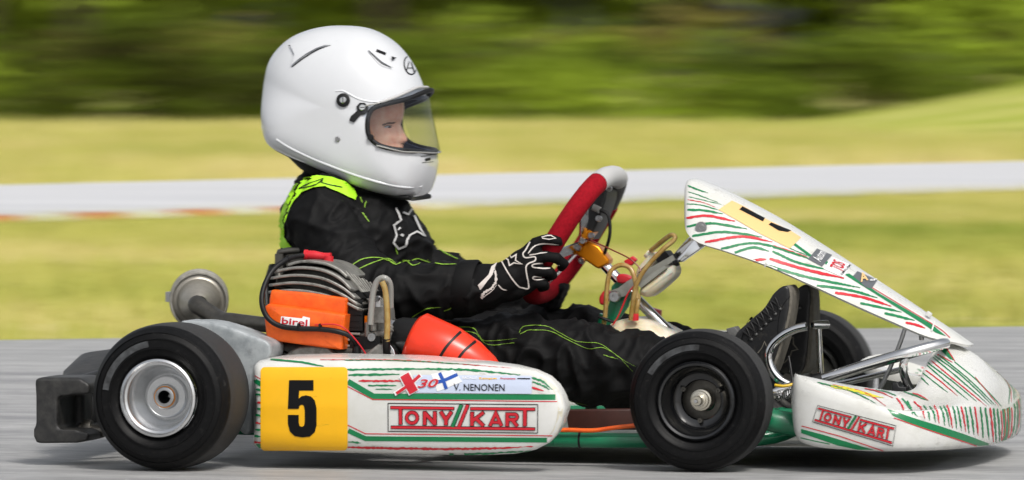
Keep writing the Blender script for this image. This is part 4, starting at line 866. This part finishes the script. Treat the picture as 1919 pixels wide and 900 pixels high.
# ---- pedals and front bars
obj('brake_pedal', tube([P(1511, 612, .36), P(1490, 617, .36), P(1468, 628, .36), P(1448, 646, .36), P(1440, 668, .36), P(1446, 692, .36), P(1460, 710, .36), P(1480, 722, .36)], .0088, 14, 6), m_chrome, kart, label='bent chrome pedal bar')
obj('throttle_pedal', merge(lathe([(.0055, 0), (.0085, 0), (.0085, .035), (.0055, .035), (.0052, 0)], P(1522, 609, .42), (.75, .66, 0), 20), tube([P(1533, 609, .46), P(1536, 660, .47), P(1540, 730, .47)], .006, 10, 2)), m_chrome, kart)
obj('pedal_return_spring', tube([P(1455, 745, .3) + Vector((k * .0008, math.cos(k * 1.2) * .007, math.sin(k * 1.2) * .007 + k * .00022)) for k in range(48)], .0016, 6, 1), m_steel, kart)
obj('front_bumper_bar', merge(tube([P(1535, 713, .36), P(1640, 680, .36), P(1702, 662, .36), P(1765, 645, .40), P(1772, 646, .47), P(1772, 652, .56)], [.011, .0115, .0115, .011, .0095, .009], 18, 4), tube([P(1448, 738, .33), P(1495, 722, .34), P(1538, 712, .36)], .0105, 16, 2), tube([P(1700, 662, .36), P(1692, 690, .36), P(1700, 718, .38), P(1712, 735, .4)], .008, 14, 4)), m_chrome, kart)
obj('bar_sleeve', tube([P(1508, 719, .352), P(1540, 710, .36)], .0125, 16, 1), m_rubber, kart)
obj('panel_stay', tube([P(1646, 735, .45), P(1668, 690, .45), P(1688, 640, .45), P(1697, 614, .45), P(1705, 610, .45), P(1722, 616, .45)], .0042, 10, 4), m_steel, kart)
obj('far_bumper_bar', merge(tube([P(1540, 705, .70), P(1580, 735, .66)], .008, 12, 1), tube([P(1590, 700, .75), P(1560, 722, .7), P(1700, 690, .68)], .006, 12, 3)), m_chrome, kart)
obj('nose_bracket', merge(pillow([(1672, 718), (1682, 716), (1686, 724), (1700, 726), (1698, 740), (1672, 738)], .36, .355, .40, .003, 1)), m_blk, kart)
obj('tie_rod', tube([P(1380, 742, .14), P(1460, 738, .3), P(1500, 735, .5)], .005, 10, 2), m_steel, kart)
obj('steering_knuckle', merge(tube([P(1395, 720, .125), P(1398, 790, .125)], .012, 14, 1), box((fw.x + .02, .13, fw.z), (.05, .05, .05))), m_greenp, kart)
obj('brake_line', tube([P(1452, 722, .3), P(1470, 724, .3), P(1495, 718, .31)], .003, 8, 4), M('yellow tubing', 'd9b21c', .4), kart)
obj('cable_tie', tube([P(1478, 668, .34), P(1482, 690, .33), P(1486, 722, .32), P(1489, 750, .3)], .0022, 8, 4), m_rubber, kart)
# the stripes go on over the half of the nose and panel that faces away
for par in (nose, pan):
    for o in list(par.children):
        if 'stripe' in o.name:
            me = o.data.copy()
            for v in me.vertices: v.co.y = 2 * VM - v.co.y
            me.flip_normals(); c = bpy.data.objects.new(o.name.split('.')[0], me); COL.objects.link(c); adopt(c, par)
# ================================================================== driver
drv = root('person', (0.66, VM, 0.1))
tag(drv, 'driver in white helmet and black suit with lime trim, holding the steering wheel', 'person')
# ---- helmet
HP = [(636, 48), (690, 53), (735, 76), (766, 110), (785, 145), (797, 180), (804, 218), (810, 256), (815, 292), (814, 318), (806, 346), (794, 365), (772, 371), (735, 365), (690, 351), (640, 328), (590, 306), (552, 290), (522, 274), (508, 252), (500, 220), (497, 185), (498, 150), (507, 115), (526, 88), (553, 67), (592, 53)]
hp = catmull([(x, y, 0) for x, y in HP], 6, True); hpt = [P(650 + (p.x - 650) * .98, p.y, VM) for p in hp]; hc = P(650, 205, VM); HW = .131
def hshell(off=0.0):
    V, F = [], []; NSg = 48
    srow = [math.sin(math.pi / 2 * (2 * j / NSg - 1)) * .9995 for j in range(NSg + 1)]
    for s in srow:
        for p in hpt:
            d = p - hc; L = d.length; a = math.atan2(d.z, d.x); low = max(0, min(1, (.25 - math.sin(a + .15)) / 1.25)); low = low * low * (3 - 2 * low); cx_ = max(0, min(1, math.cos(a) / .8)); low *= 1 - .62 * cx_ * cx_ * (3 - 2 * cx_)
            n_ = 2.35 + 4.0 * low; k = (1 - abs(s) ** n_) ** (1 / n_); q = hc + d * ((L + off) / L * k); V.append(Vector((q.x, VM + s * (HW + off), q.z)))
    m = len(hpt)
    for j in range(NSg):
        for k in range(m): F.append((j * m + k, j * m + (k + 1) % m, (j + 1) * m + (k + 1) % m, (j + 1) * m + k))
    F.append(tuple(range(m))); F.append(tuple(NSg * m + k for k in range(m)))
    return V, F
full = obj('helmet_form', hshell(), m_helmet); hv = bvh_of(full); bpy.data.objects.remove(full)
hel = obj('helmet', hshell(), [m_helmet, m_liner], drv, ang=60, label='glossy white full face helmet')
so = hel.modifiers.new('s', 'SOLIDIFY'); so.thickness = .02; so.offset = -1; so.material_offset = 1
port = [(692, 255, .41), (688.5, 232, .405), (692, 212, .405), (704, 201, .405), (728, 194, .41), (765, 185, .43), (800, 170, .5), (870, 150, .52), (870, 300, .52), (806, 286, .52), (770, 283, .44), (735, 279, .42), (708, 271, .41)]
pr = obj('port_cutter', loft([[Vector((P(x, y, v).x, vv, P(x, y, v).z)) for x, y, v in port] for vv in (VM - .3, VM + .3)]), m_liner)
inner = obj('inner_cutter', pillow([(680, 160), (800, 150), (800, 300), (680, 300)], VM, VM - .02, VM + .02, .005, 1), m_liner)
bo = hel.modifiers.new('b', 'BOOLEAN'); bo.operation = 'DIFFERENCE'; bo.object = pr; bo.solver = 'EXACT'
bake(hel); bpy.data.objects.remove(pr); bpy.data.objects.remove(inner); finish(hel.data, True, 45)
# gasket round the opening
gk = []
for x, y, v in [(800, 171, 0), (765, 185, 0), (728, 194, 0), (704, 201, 0), (693, 211, 0), (688.5, 232, 0), (692, 255, 0), (708, 271, 0), (735, 279, 0), (770, 283, 0), (804, 286, 0)]:
    h = hv.ray_cast(CAM, ray(x, y).normalized()); gk.append(h[0] if h[0] else P(x, y, VM - .02))
gl = gk + [Vector((p.x, 2 * VM - p.y, p.z)) for p in gk[::-1]]
obj('port_gasket', tube(gl, .0048, 10, 5, True), m_rubber, hel)
# visor: sheet that follows the shell
zt_b = [(-1, P(690, 208, .40).z), (-.75, P(720, 195, .41).z), (0, P(800, 165, VM).z)]
vz = []
NV, NZ = 41, 16; rows = []
for i in range(NV):
    s = math.sin(math.pi / 2 * (2 * i / (NV - 1) - 1)) * .955; v = VM + s * HW; f = abs(s) / .955
    zt_ = P(800, 166, VM).z - .036 * max(0, (f - .25) / .75) ** 1.6; zb_ = P(806, 287, VM).z + .004 * f ** 2 + .012 * max(0, (f - .8) / .2) ** 2
    row = []
    for j in range(NZ):
        z = zb_ + (zt_ - zb_) * j / (NZ - 1); h = hv.ray_cast(Vector((4, v, z)), Vector((-1, 0, 0)))
        nn_ = h[1] if h[1].x > 0 else -h[1]; row.append(h[0] + nn_ * .0052)
    rows.append(row)
vis = obj('visor', loft(rows, False, False), m_visor, hel, ang=80, label='clear visor')
obj('visor_edge', merge(tube([r[-1] for r in rows], .0016, 8, 1), tube([r[0] for r in rows], .0018, 8, 1)), m_hosec, vis)
obj('visor_top_lip', tube([r[-1] + Vector((.001, 0, .001)) for r in rows[6:-6]], .0028, 8, 1), m_whitegrip, vis)
def onh(x, y): return hv.ray_cast(CAM, ray(x, y).normalized())
def knob(x, y, r, mat, h0, h1, name):
    h = onh(x, y); n_ = h[1] if h[1].y < 0 else -h[1]
    return obj(name, lathe([(.0005, h1), (r * .8, h1), (r, h1 - .0012), (r, h0)], h[0], n_, 32), mat, hel)
knob(643.5, 188, .0135, m_rubber, -.004, .005, 'visor_pivot'); k_ = knob(643.5, 188, .0065, m_alu, 0, .0075, 'pivot_screw')
decal('lever', [poly([(655, 226), (658, 218), (670, 208), (668, 200), (674, 193), (683, 193), (690, 200), (690, 208), (684, 215), (676, 216), (664, 230)])], hv, m_rubber, hel, .0035)
knob(679, 202, .0062, m_alu, 0, .0075, 'lever_screw'); knob(633, 261, .0052, m_steel, -.001, .003, 'strap_screw')
decal('screw_slot', [stroke([(675, 202), (683, 202)], 1.2), stroke([(643.5, 183), (643.5, 193)], 1.2)], hv, m_black, hel, .0082)
knob(695, 258, .0062, m_rubber, -.004, .008, 'visor_tab')
decal('rear_spoiler', [poly([(545, 86), (556, 84), (578, 80), (600, 82), (620, 84), (596, 92), (575, 103), (560, 114), (548, 124), (554, 104)])], hv, m_helmet, hel, .005)
decal('spoiler_shadow_gap', [strip([(547, 126), (560, 116), (576, 105), (597, 93), (620, 85)], 2.2), strip([(541, 86), (548, 86), (555, 90)], 1.8)], hv, m_black, hel, .0008)
decal('vent', [poly([(689, 95), (706, 94), (722, 103), (733, 128), (715, 118)])], hv, m_helmet, hel, .004)
decal('vent_slot', [stroke([(704, 97), (721, 104)], 5), poly([(731, 108), (741, 111), (733, 115)]), strip([(690, 97), (712, 120), (734, 129)], 1.4)], hv, m_black, hel, .0046)
decal('chin_vent', [stroke([(796, 300), (806, 298)], 5)], hv, m_black, hel, .001)
decal('chin_vent_lip', [stroke([(788, 294), (812, 290)], 1.2), stroke([(790, 305), (812, 303)], 1.0)], hv, m_greygrip, hel, .0008)
ov = [(768 + 11.5 * math.cos(t) * .95 + 2.5 * math.sin(t), 123 + 17 * math.sin(t)) for t in [2 * math.pi * k / 24 for k in range(25)]]
decal('helmet_emblem', [stroke(ov, 2.2)], hv, m_black, hel, .001)
decal('emblem_letter', [stroke([(761, 134), (768, 110), (776, 136)], 2.2), stroke([(764, 128), (773, 128)], 1.6)], hv, m_black, hel, .001)
# black edge trim and neck roll below the shell
tp = []
for x, y in [(506, 262), (514, 274), (535, 286), (560, 297), (600, 313), (645, 333), (690, 353), (735, 366), (768, 370)]:
    for v in (VM - .075,): tp.append(P(x, y + 1, v))
obj('edge_trim', merge(tube(tp, .005, 10, 4), tube([Vector((p.x, 2 * VM - p.y, p.z)) for p in tp], .005, 10, 4), tube([tp[0], P(508, 268, VM), Vector((tp[0].x, 2 * VM - tp[0].y, tp[0].z))], .005, 10, 4), tube([tp[-1], P(776, 372, VM), Vector((tp[-1].x, 2 * VM - tp[-1].y, tp[-1].z))], .005, 10, 4)), m_rubber, hel)
obj('neck_roll', loft([[P(x, y, VM) + Vector((math.cos(a) * ru, math.sin(a) * rv, math.cos(a) * ru * -.40)) for a in [2 * math.pi * k / 32 for k in range(32)]] for x, y, ru, rv in ((640, 300, .115, .10), (640, 318, .122, .104), (645, 332, .118, .10), (652, 348, .10, .09))]), m_liner if False else m_suit, hel)
# ---- head and neck with the torso under the suit: one continuous body
rowsf = [(150, 735, 560, .045), (165, 748, 545, .060), (180, 754, 540, .067), (200, 755.5, 538, .071), (212, 755, 538, .072), (222, 752, 540, .072), (234, 747.5, 542, .071), (246, 748.5, 545, .070), (258, 750, 548, .068), (270, 750, 552, .066), (282, 752, 560, .062), (296, 748, 570, .056), (312, 735, 580, .052), (330, 712, 590, .05), (350, 705, 590, .055), (400, 740, 570, .10), (480, 760, 560, .12), (560, 770, 550, .12), (650, 780, 560, .13)]
nosep = {222: 1, 234: 3, 246: 7.5, 258: 12.5, 264: 13, 270: 6, 282: 2}
def face_row(py, xf_, xb, hw):
    r = []; zc = None
    nb = 0.0
    ks = sorted(nosep)
    if ks[0] <= py <= ks[-1]:
        for a, b in zip(ks, ks[1:]):
            if a <= py <= b: nb = nosep[a] + (nosep[b] - nosep[a]) * (py - a) / (b - a)
    xm = (xf_ + xb) / 2 + 20
    for k in range(72):
        a = 2 * math.pi * k / 72; c, s = math.cos(a), math.sin(a); ex2 = .82 if c > 0 else 1
        R_ = (xf_ - xm) if c > 0 else (xm - xb); x = xm + R_ * math.copysign(abs(c) ** ex2, c); v = VM + hw * s
        lat = hw * s
        if c > 0:
            x += nb * math.exp(-(lat / .0115) ** 2)
            x -= 5.5 * math.exp(-((abs(lat) - .031) / .014) ** 2) * math.exp(-((py - 236) / 8) ** 2)
            x += 1.5 * math.exp(-((abs(lat) - .03) / .02) ** 2) * math.exp(-((py - 221) / 6) ** 2)
            x += 2.5 * math.exp(-((abs(lat) - .035) / .018) ** 2) * math.exp(-((py - 258) / 10) ** 2)
        p = P(x, py, VM); r.append(Vector((p.x, v, p.z)))
    return r
tab = [[rr[i] for rr in rowsf] for i in range(4)]
pys = [150 + 3 * k for k in range(61)] + [340, 350, 375, 400, 440, 480, 520, 560, 600, 650]
def it(col, py):
    ys = [rr[0] for rr in rowsf]
    for (y0, a), (y1, b) in zip(zip(ys, col), zip(ys[1:], col[1:])):
        if py <= y1: return a + (b - a) * (py - y0) / (y1 - y0)
    return col[-1]
bd = obj('body', loft([face_row(py, it(tab[1], py), it(tab[2], py), it(tab[3], py)) for py in pys]), m_skin, drv, ang=80)
bv = bvh_of(bd)
decal('eyebrow', [strip([(716, 235), (725, 231.5), (735, 230.5), (741, 229)], 3.4, .6, 1.2)], bv, m_hair, bd, .0006)
decal('eye_white', [strip([(721, 239.5), (727, 237.5), (733, 238.5)], 3.2, 0, 1.2)], bv, m_whitegrip, bd, .0004)
decal('iris', [strip([(727, 238.6), (733, 238.6)], 3.6, 0, 1.2)], bv, m_eye, bd, .0009)
decal('eyelid', [strip([(718, 238.5), (725, 235.5), (731, 235.5), (736, 237)], 1.5, 0, 1.2)], bv, m_hair, bd, .0012)
decal('nostril', [strip([(752, 269), (757, 270.5)], 1.8, 0, 1)], bv, m_hair, bd, .0006)
bal = obj('balaclava', merge(loft([[P(x, y, VM) + Vector((math.cos(a) * ru + (.0 if math.cos(a) < 0 else .0), math.sin(a) * rv, math.cos(a) * lift)) for a in [2 * math.pi * k / 40 for k in range(40)]] for x, y, ru, rv, lift in ((672, 262, .084, .082, -.014), (672, 268, .092, .084, -.014), (672, 285, .092, .082, -.010), (668, 320, .08, .075, 0), (655, 350, .075, .07, 0))], True, False),
    loft([[P(x, y, VM) + Vector((math.cos(a) * ru, math.sin(a) * rv, 0)) for a in [2 * math.pi * k / 40 for k in range(40)]] for x, y, ru, rv in ((650, 130, .07, .06), (650, 165, .104, .082), (648, 195, .102, .084), (646, 205, .104, .084))], True, True)), m_liner, bd)
# ---- race suit
def ell(x, y, ru, rv, tilt=0.0): return [P(x, y, VM) + Vector((math.cos(a) * ru, math.sin(a) * rv, math.cos(a) * tilt)) for a in [2 * math.pi * k / 36 for k in range(36)]]
torso = loft([ell(650, 752, .10, .13), ell(655, 740, .145, .165), ell(650, 640, .14, .16), ell(662, 560, .148, .165), ell(668, 480, .15, .172), ell(664, 425, .142, .172), ell(654, 385, .122, .155, -.01), ell(652, 358, .10, .12, -.015), ell(652, 338, .085, .085, -.02), ell(652, 318, .08, .078, -.02), ell(652, 310, .06, .06, -.02)])
narm = capsule_chain([P(612, 398, .40), P(598, 412, .375), P(640, 480, .345), P(692, 538, .325), P(760, 546, .325), P(840, 541, .335), P(882, 538, .341)], [.07, .068, .062, .060, .056, .053, .047])
farm = capsule_chain([P(630, 398, .64), P(640, 410, .67), P(720, 468, .71), P(800, 515, .73), P(880, 540, .72), P(965, 572, .695)], [.07, .066, .06, .056, .05, .042])
nleg = capsule_chain([P(690, 690, .44), P(780, 680, .425), P(900, 672, .41), P(1010, 668, .40), P(1080, 680, .40), P(1150, 690, .405), P(1230, 700, .41), P(1330, 695, .415), P(1405, 672, .42)], [.085, .088, .082, .079, .079, .076, .068, .055, .045])
fleg = capsule_chain([P(690, 680, .60), P(830, 660, .62), P(980, 640, .635), P(1105, 627, .64), P(1170, 642, .635), P(1300, 680, .63), P(1435, 668, .61)], [.085, .08, .066, .056, .062, .055, .045])
crotch = capsule_chain([P(660, 700, .44), P(690, 700, .60)], [.09, .09])
def ridge(q): return 1 - abs(noise.noise(q)) * 2.0
def folds(p):
    q = p.copy(); a = 0.0
    x, z = p.x, p.z
    w_ = Vector((x * 15 + z * 7, p.y * 7, z * 9 - x * 4)) + noise.noise_vector(p * 5) * 1.1
    leg = 1.0 if z < .30 and x > .75 else 0.0
    amp = .0095 + .004 * leg
    a += amp * (max(0, ridge(w_)) ** 1.7 - .35)
    a += .0030 * noise.noise(p * 30)
    w2 = Vector((x * 26 - z * 16, p.y * 9, z * 18 + x * 9)) + noise.noise_vector(p * 9)
    a += .0055 * (max(0, ridge(w2)) ** 2 - .3)
    return a
suit = remeshed('race_suit', merge(torso, narm, farm, nleg, fleg, crotch), m_suit, drv, .0048, 4, folds)
sv = bvh_of(suit)
def z2(X, Y): return 480 + X / 2.647, 300 + Y / 2.647
yoke = [(108, 405), (114, 330), (130, 265), (150, 215), (172, 165), (195, 125), (240, 95), (300, 83), (370, 90), (440, 115), (480, 145), (493, 185), (485, 200), (420, 170), (340, 137), (290, 140), (230, 165), (190, 210), (165, 265), (145, 330), (147, 385), (185, 435), (150, 442), (118, 428)]
decal('lime_yoke', [poly([z2(*p) for p in yoke], 5)], sv, m_lime, suit, .0040)
decals('yoke_emblem', [stroke([z2(215, 150), z2(270, 122), z2(335, 102), z2(325, 120), z2(425, 145)], 1.6, 3), stroke([z2(215, 150), z2(300, 132), z2(330, 110)], 1.6, 3)], sv, m_black, suit, .0052)
lst = [[(470, 525), (530, 492), (600, 485), (650, 500), (690, 515)], [(508, 541), (580, 510), (650, 492), (690, 512)], [(650, 492), (690, 520), (740, 500), (780, 525), (850, 495)], [(720, 495), (760, 500), (800, 490), (850, 505), (930, 520), (1000, 518)], [(515, 185), (525, 215)], [(545, 205), (535, 240)], [(525, 260), (560, 310)], [(690, 430), (700, 470)], [(905, 445), (950, 470), (1000, 495)], [(770, 778), (840, 738), (920, 728)], [(930, 748), (975, 728), (1030, 700)]]
decals('lime_stitching', [strip([z2(*p) for p in l], 1.8, .3, 2.5) for l in lst], sv, m_stitch, suit, .0016)
def z5(X, Y): return 860 + X / 2.6475, 540 + Y / 2.647
lst = [[(300, 222), (325, 192), (430, 190), (500, 225), (580, 265), (700, 280), (800, 350), (875, 388)], [(305, 228), (360, 210), (450, 215), (540, 260), (640, 300), (720, 300), (800, 350), (862, 412)], [(0, 195), (70, 200), (100, 235), (140, 262), (290, 250)], [(0, 212), (80, 225), (150, 282), (275, 271)], [(520, 540), (560, 560), (640, 578)], [(715, 335), (790, 352)]]
decals('lime_stitching', [strip([z5(*p) for p in l], 0.95, .15, 2.5) for l in lst], sv, m_stitch, suit, .0016)
lg = [stroke([z2(*p) for p in [(690, 243), (712, 298), (676, 325), (692, 378), (680, 410), (704, 438), (735, 424), (757, 380), (792, 360), (830, 378), (806, 340), (778, 278)]], 3.8, 3), stroke([z2(*p) for p in [(722, 262), (748, 272), (772, 236), (764, 208), (755, 205)]], 3.8, 3), stroke([z2(712, 372), z2(724, 380)], 5, 3), stroke([z2(700, 352), z2(712, 340)], 3, 3)]
decals('chest_emblem', lg, sv, m_whitegrip, suit, .0036)
obj('arm_cuff', loft([[P(x, y, .342) + Vector((math.cos(a) * r * .12, math.sin(a) * r, math.cos(a) * r)) for a in [2 * math.pi * k / 28 for k in range(28)]] for x, y, r in ((858, 540, .0535), (864, 540, .0548), (889, 538, .0535), (894, 538, .050))], True, False), m_suit, suit)
# ---- gloves
def glove(parts, lab): return remeshed('glove', merge(*parts), m_glove, drv, .0028, 3, lambda p: .0009 * noise.noise(p * 70) + .0008 * max(0, ridge(p * 34)))
vF = .338
ngl = glove([capsule_chain([P(893, 540, .345), P(915, 536, .345), P(935, 530, .344), P(955, 520, .344)], [.047, .0455, .039, .034]),
             capsule_chain([P(950, 512, .343), P(975, 490, .343), P(1000, 470, .345)], [.024, .022, .017]), capsule_chain([P(950, 520, .342), P(980, 508, .342), P(1002, 492, .343)], [.026, .022, .017]),
             capsule_chain([P(950, 530, .344), P(975, 525, .344), P(998, 512, .345)], [.026, .022, .017]), capsule_chain([P(945, 545, .348), P(970, 542, .347), P(994, 532, .348)], [.024, .02, .015]),
             capsule_chain([P(992, 472, .344), P(1004, 455, .344), P(1026, 448, .346), P(1046, 452, .358), P(1050, 458, .378)], [.015, .0115, .0105, .0095, .008]),
             capsule_chain([P(998, 490, .342), P(1022, 481, .340), P(1044, 484, .346), P(1057, 495, .360), P(1052, 502, .378)], [.015, .0112, .0105, .0095, .008]),
             capsule_chain([P(994, 511, .343), P(1012, 508, .340), P(1030, 510, .346), P(1036, 516, .362), P(1028, 520, .380)], [.015, .011, .0105, .0095, .008]),
             capsule_chain([P(990, 531, .347), P(1006, 530, .344), P(1020, 532, .350), P(1023, 537, .364), P(1014, 540, .38)], [.0135, .0105, .0098, .009, .008]),
             capsule_chain([P(958, 500, .36), P(982, 482, .385), P(1006, 470, .395), P(1024, 462, .392)], [.017, .013, .0115, .0095])], 'near')
ngl['label'] = 'black glove with pale trim on the near hand'
gv_ = bvh_of(ngl)
def z7(X, Y): return 880 + X / 4.735, 420 + Y / 4.735
tl = [[(280, 320), (340, 430), (420, 540), (470, 565), (520, 570), (520, 520), (500, 400), (520, 355), (580, 325), (578, 292), (495, 298), (475, 265), (500, 230), (540, 160)]]
decal('glove_trim', [strip([z7(*p) for p in l], 2.5, 0, 2, False) for l in tl] + [strip([z7(*p) for p in l], 2.3, 0, 1.6) for l in ([(715, 395), (640, 395), (560, 380), (575, 355), (700, 345), (800, 365)], [(680, 490), (600, 495), (560, 480), (580, 465), (660, 470)], [(530, 275), (600, 265), (690, 255)], [(520, 262), (580, 195), (660, 172), (790, 182)], [(255, 540), (290, 575), (330, 585)])], gv_, m_glovew, ngl, .0012)
decal('glove_star', [stroke([z7(*p) for p in [(300, 285), (350, 270), (375, 300), (415, 275), (410, 325), (465, 355), (395, 345), (355, 370), (345, 320), (305, 300)]], 2.4, 2), stroke([z7(*p) for p in [(640, 120), (690, 105), (720, 105), (760, 128), (700, 135), (645, 128)]], 1.8, 2)], gv_, m_glovew, ngl, .0014)
decal('cuff_patch', [poly([z7(75, 545), z7(170, 450), z7(195, 380), z7(250, 340), z7(230, 380), z7(205, 450), z7(95, 588)], 3)], gv_, m_glovew, ngl, .0014)
decal('cuff_lettering', [strip([z7(*p) for p in [(105, 660), (130, 610), (190, 570), (235, 510), (230, 440), (225, 400)]], 4.2, 1.3, 1.5), strip([z7(*p) for p in [(125, 650), (150, 625), (200, 590), (245, 530)]], 1.2, .3, 1.5)], gv_, m_glovew, ngl, .0014)
fgl = glove([capsule_chain([P(945, 574, .70), P(975, 576, .695), P(1000, 574, .69)], [.036, .028, .026]),
             capsule_chain([P(992, 572, .688), P(1015, 566, .685), P(1034, 552, .678)], [.026, .023, .018]), capsule_chain([P(992, 580, .685), P(1012, 580, .68), P(1028, 570, .672)], [.022, .02, .017])] +
            [capsule_chain([P(1034 - 5 * k, 546 + 9 * k, .678), P(1053 - 4 * k, 537 + 10 * k, .668), P(1058 - 5 * k, 537 + 11 * k, .635), P(1050 - 6 * k, 541 + 11 * k, .60)], [.0145, .0122, .0115, .0098]) for k in range(4)] +
            [capsule_chain([P(1000, 566, .675), P(1018, 548, .655), P(1034, 534, .640)], [.015, .0125, .010])], 'far')
fgl['label'] = 'black glove on the far hand'
fv_ = bvh_of(fgl)

# ---- shoes
def shoe(dx, dy, vc, lab, up_, so_):
    q = lambda pts: [(x + dx, y + dy) for x, y in pts]
    up = remeshed('shoe', merge(prism(q([(1384, 630), (1400, 611), (1420, 593), (1440, 575), (1453, 554), (1464, 542)] + up_ + [(1414, 692), (1396, 668)]), vc, vc - .040, vc + .040, 3)), m_shoe, drv, .0035, 12); up['label'] = lab
    remeshed('sole', prism(q(so_), vc, vc - .037, vc + .037, 2), m_sole, up, .0025, 5)
    sbv_ = bvh_of(up)
    def on(x, y, o_=.0022):
        for e in range(14):
            h = sbv_.ray_cast(CAM, ray(x + dx + e, y + dy + e * .6).normalized())
            if h[0]: return h[0] + (h[1] if h[1].y < 0 else -h[1]) * o_
        return P(x + dx, y + dy, vc)
    for k in range(7):
        x, y = 1392 + 9 * k, 622 - 9.5 * k
        obj('lace', tube([on(x + 1, y), on(x + 7, y + 4), on(x + 13, y + 9), on(x + 19, y + 15)], .0023, 7, 3), m_rubber, up)
        obj('lace', tube([on(x + 7, y - 7), on(x + 11, y + 1), on(x + 13, y + 9), on(x + 13, y + 16)], .0023, 7, 3), m_rubber, up)
        obj('eyelet', ball(on(x + 17, y + 14), .003, .003, .003, 8, 6), m_greygrip, up)
    return up
s1 = shoe(0, 0, .40, 'near black racing shoe with laces', [(1477, 534), (1487, 540), (1488, 562), (1483, 595), (1475, 625), (1464, 660), (1452, 692), (1436, 702)], [(1480, 534), (1488, 538), (1492, 550), (1491, 568), (1486, 600), (1478, 630), (1467, 665), (1456, 696), (1446, 704), (1452, 684), (1468, 634), (1480, 585), (1482, 552)])
s2 = shoe(37, -2, .565, 'far black racing shoe with pale worn sole', [(1477, 534), (1488, 538), (1490, 560), (1488, 600), (1485, 650), (1478, 692), (1462, 703), (1436, 700)], [(1479, 534), (1487, 537), (1492, 548), (1494, 580), (1493, 620), (1489, 665), (1484, 692), (1474, 702), (1468, 700), (1479, 680), (1480, 640), (1482, 590), (1481, 552)])
b1 = bvh_of(s1)
decal('toe_cap_seam', [strip([(1457, 640), (1459, 600), (1466, 575), (1480, 556), (1488, 553)], 1.4, 0, 2), strip([(1400, 640), (1420, 620), (1442, 604), (1458, 600)], 1.6, .2, 2)], b1, m_black, s1, .0008)
decal('shoe_emblem', [stroke([(1420, 662), (1428, 652), (1433, 640), (1437, 650), (1446, 655)], 1.6, 2)], b1, m_sole, s1, .001)
b2 = bvh_of(s2)
decal('shoe_emblem', [stroke([(1462, 681), (1461, 668), (1474, 652), (1478, 636), (1487, 632), (1487, 645), (1495, 655), (1484, 658), (1480, 670), (1470, 680), (1462, 681)], 2, 2), stroke([(1466, 675), (1472, 664)], 1.6, 2)], b2, m_sole, s2, .001)
obj('ankle_strap', loft([[P(1395 + 4 * k, 632 - 6 * k + 12, .40) + Vector((math.cos(a) * .01, math.sin(a) * .043, math.cos(a) * .046)) for a in [2 * math.pi * j / 24 for j in range(24)]] for k in range(2)], True, False), m_suit, s1)

obj('shoe_tab', pillow([(1362, 616), (1378, 612), (1386, 622), (1380, 632), (1366, 630)], .37, .362, .40, .003, 1), m_greygrip, s1)
def hp_(x, y):
    h = onh(x, y); return h[0] + (h[1] if h[1].y > 0 else -h[1]) * .0012
obj('shell_ridge', tube([hp_(*p) for p in ((518, 262), (545, 279), (587, 299), (630, 316), (671, 331), (715, 344), (760, 352), (790, 350))], .0034, 10, 5), m_helmet, hel)
obj('visor_recess', tube([hp_(*p) for p in ((629, 171), (643, 171), (658, 179), (676, 187), (700, 191), (730, 188), (760, 180), (782, 172))], .0026, 8, 5), m_helmet, hel)
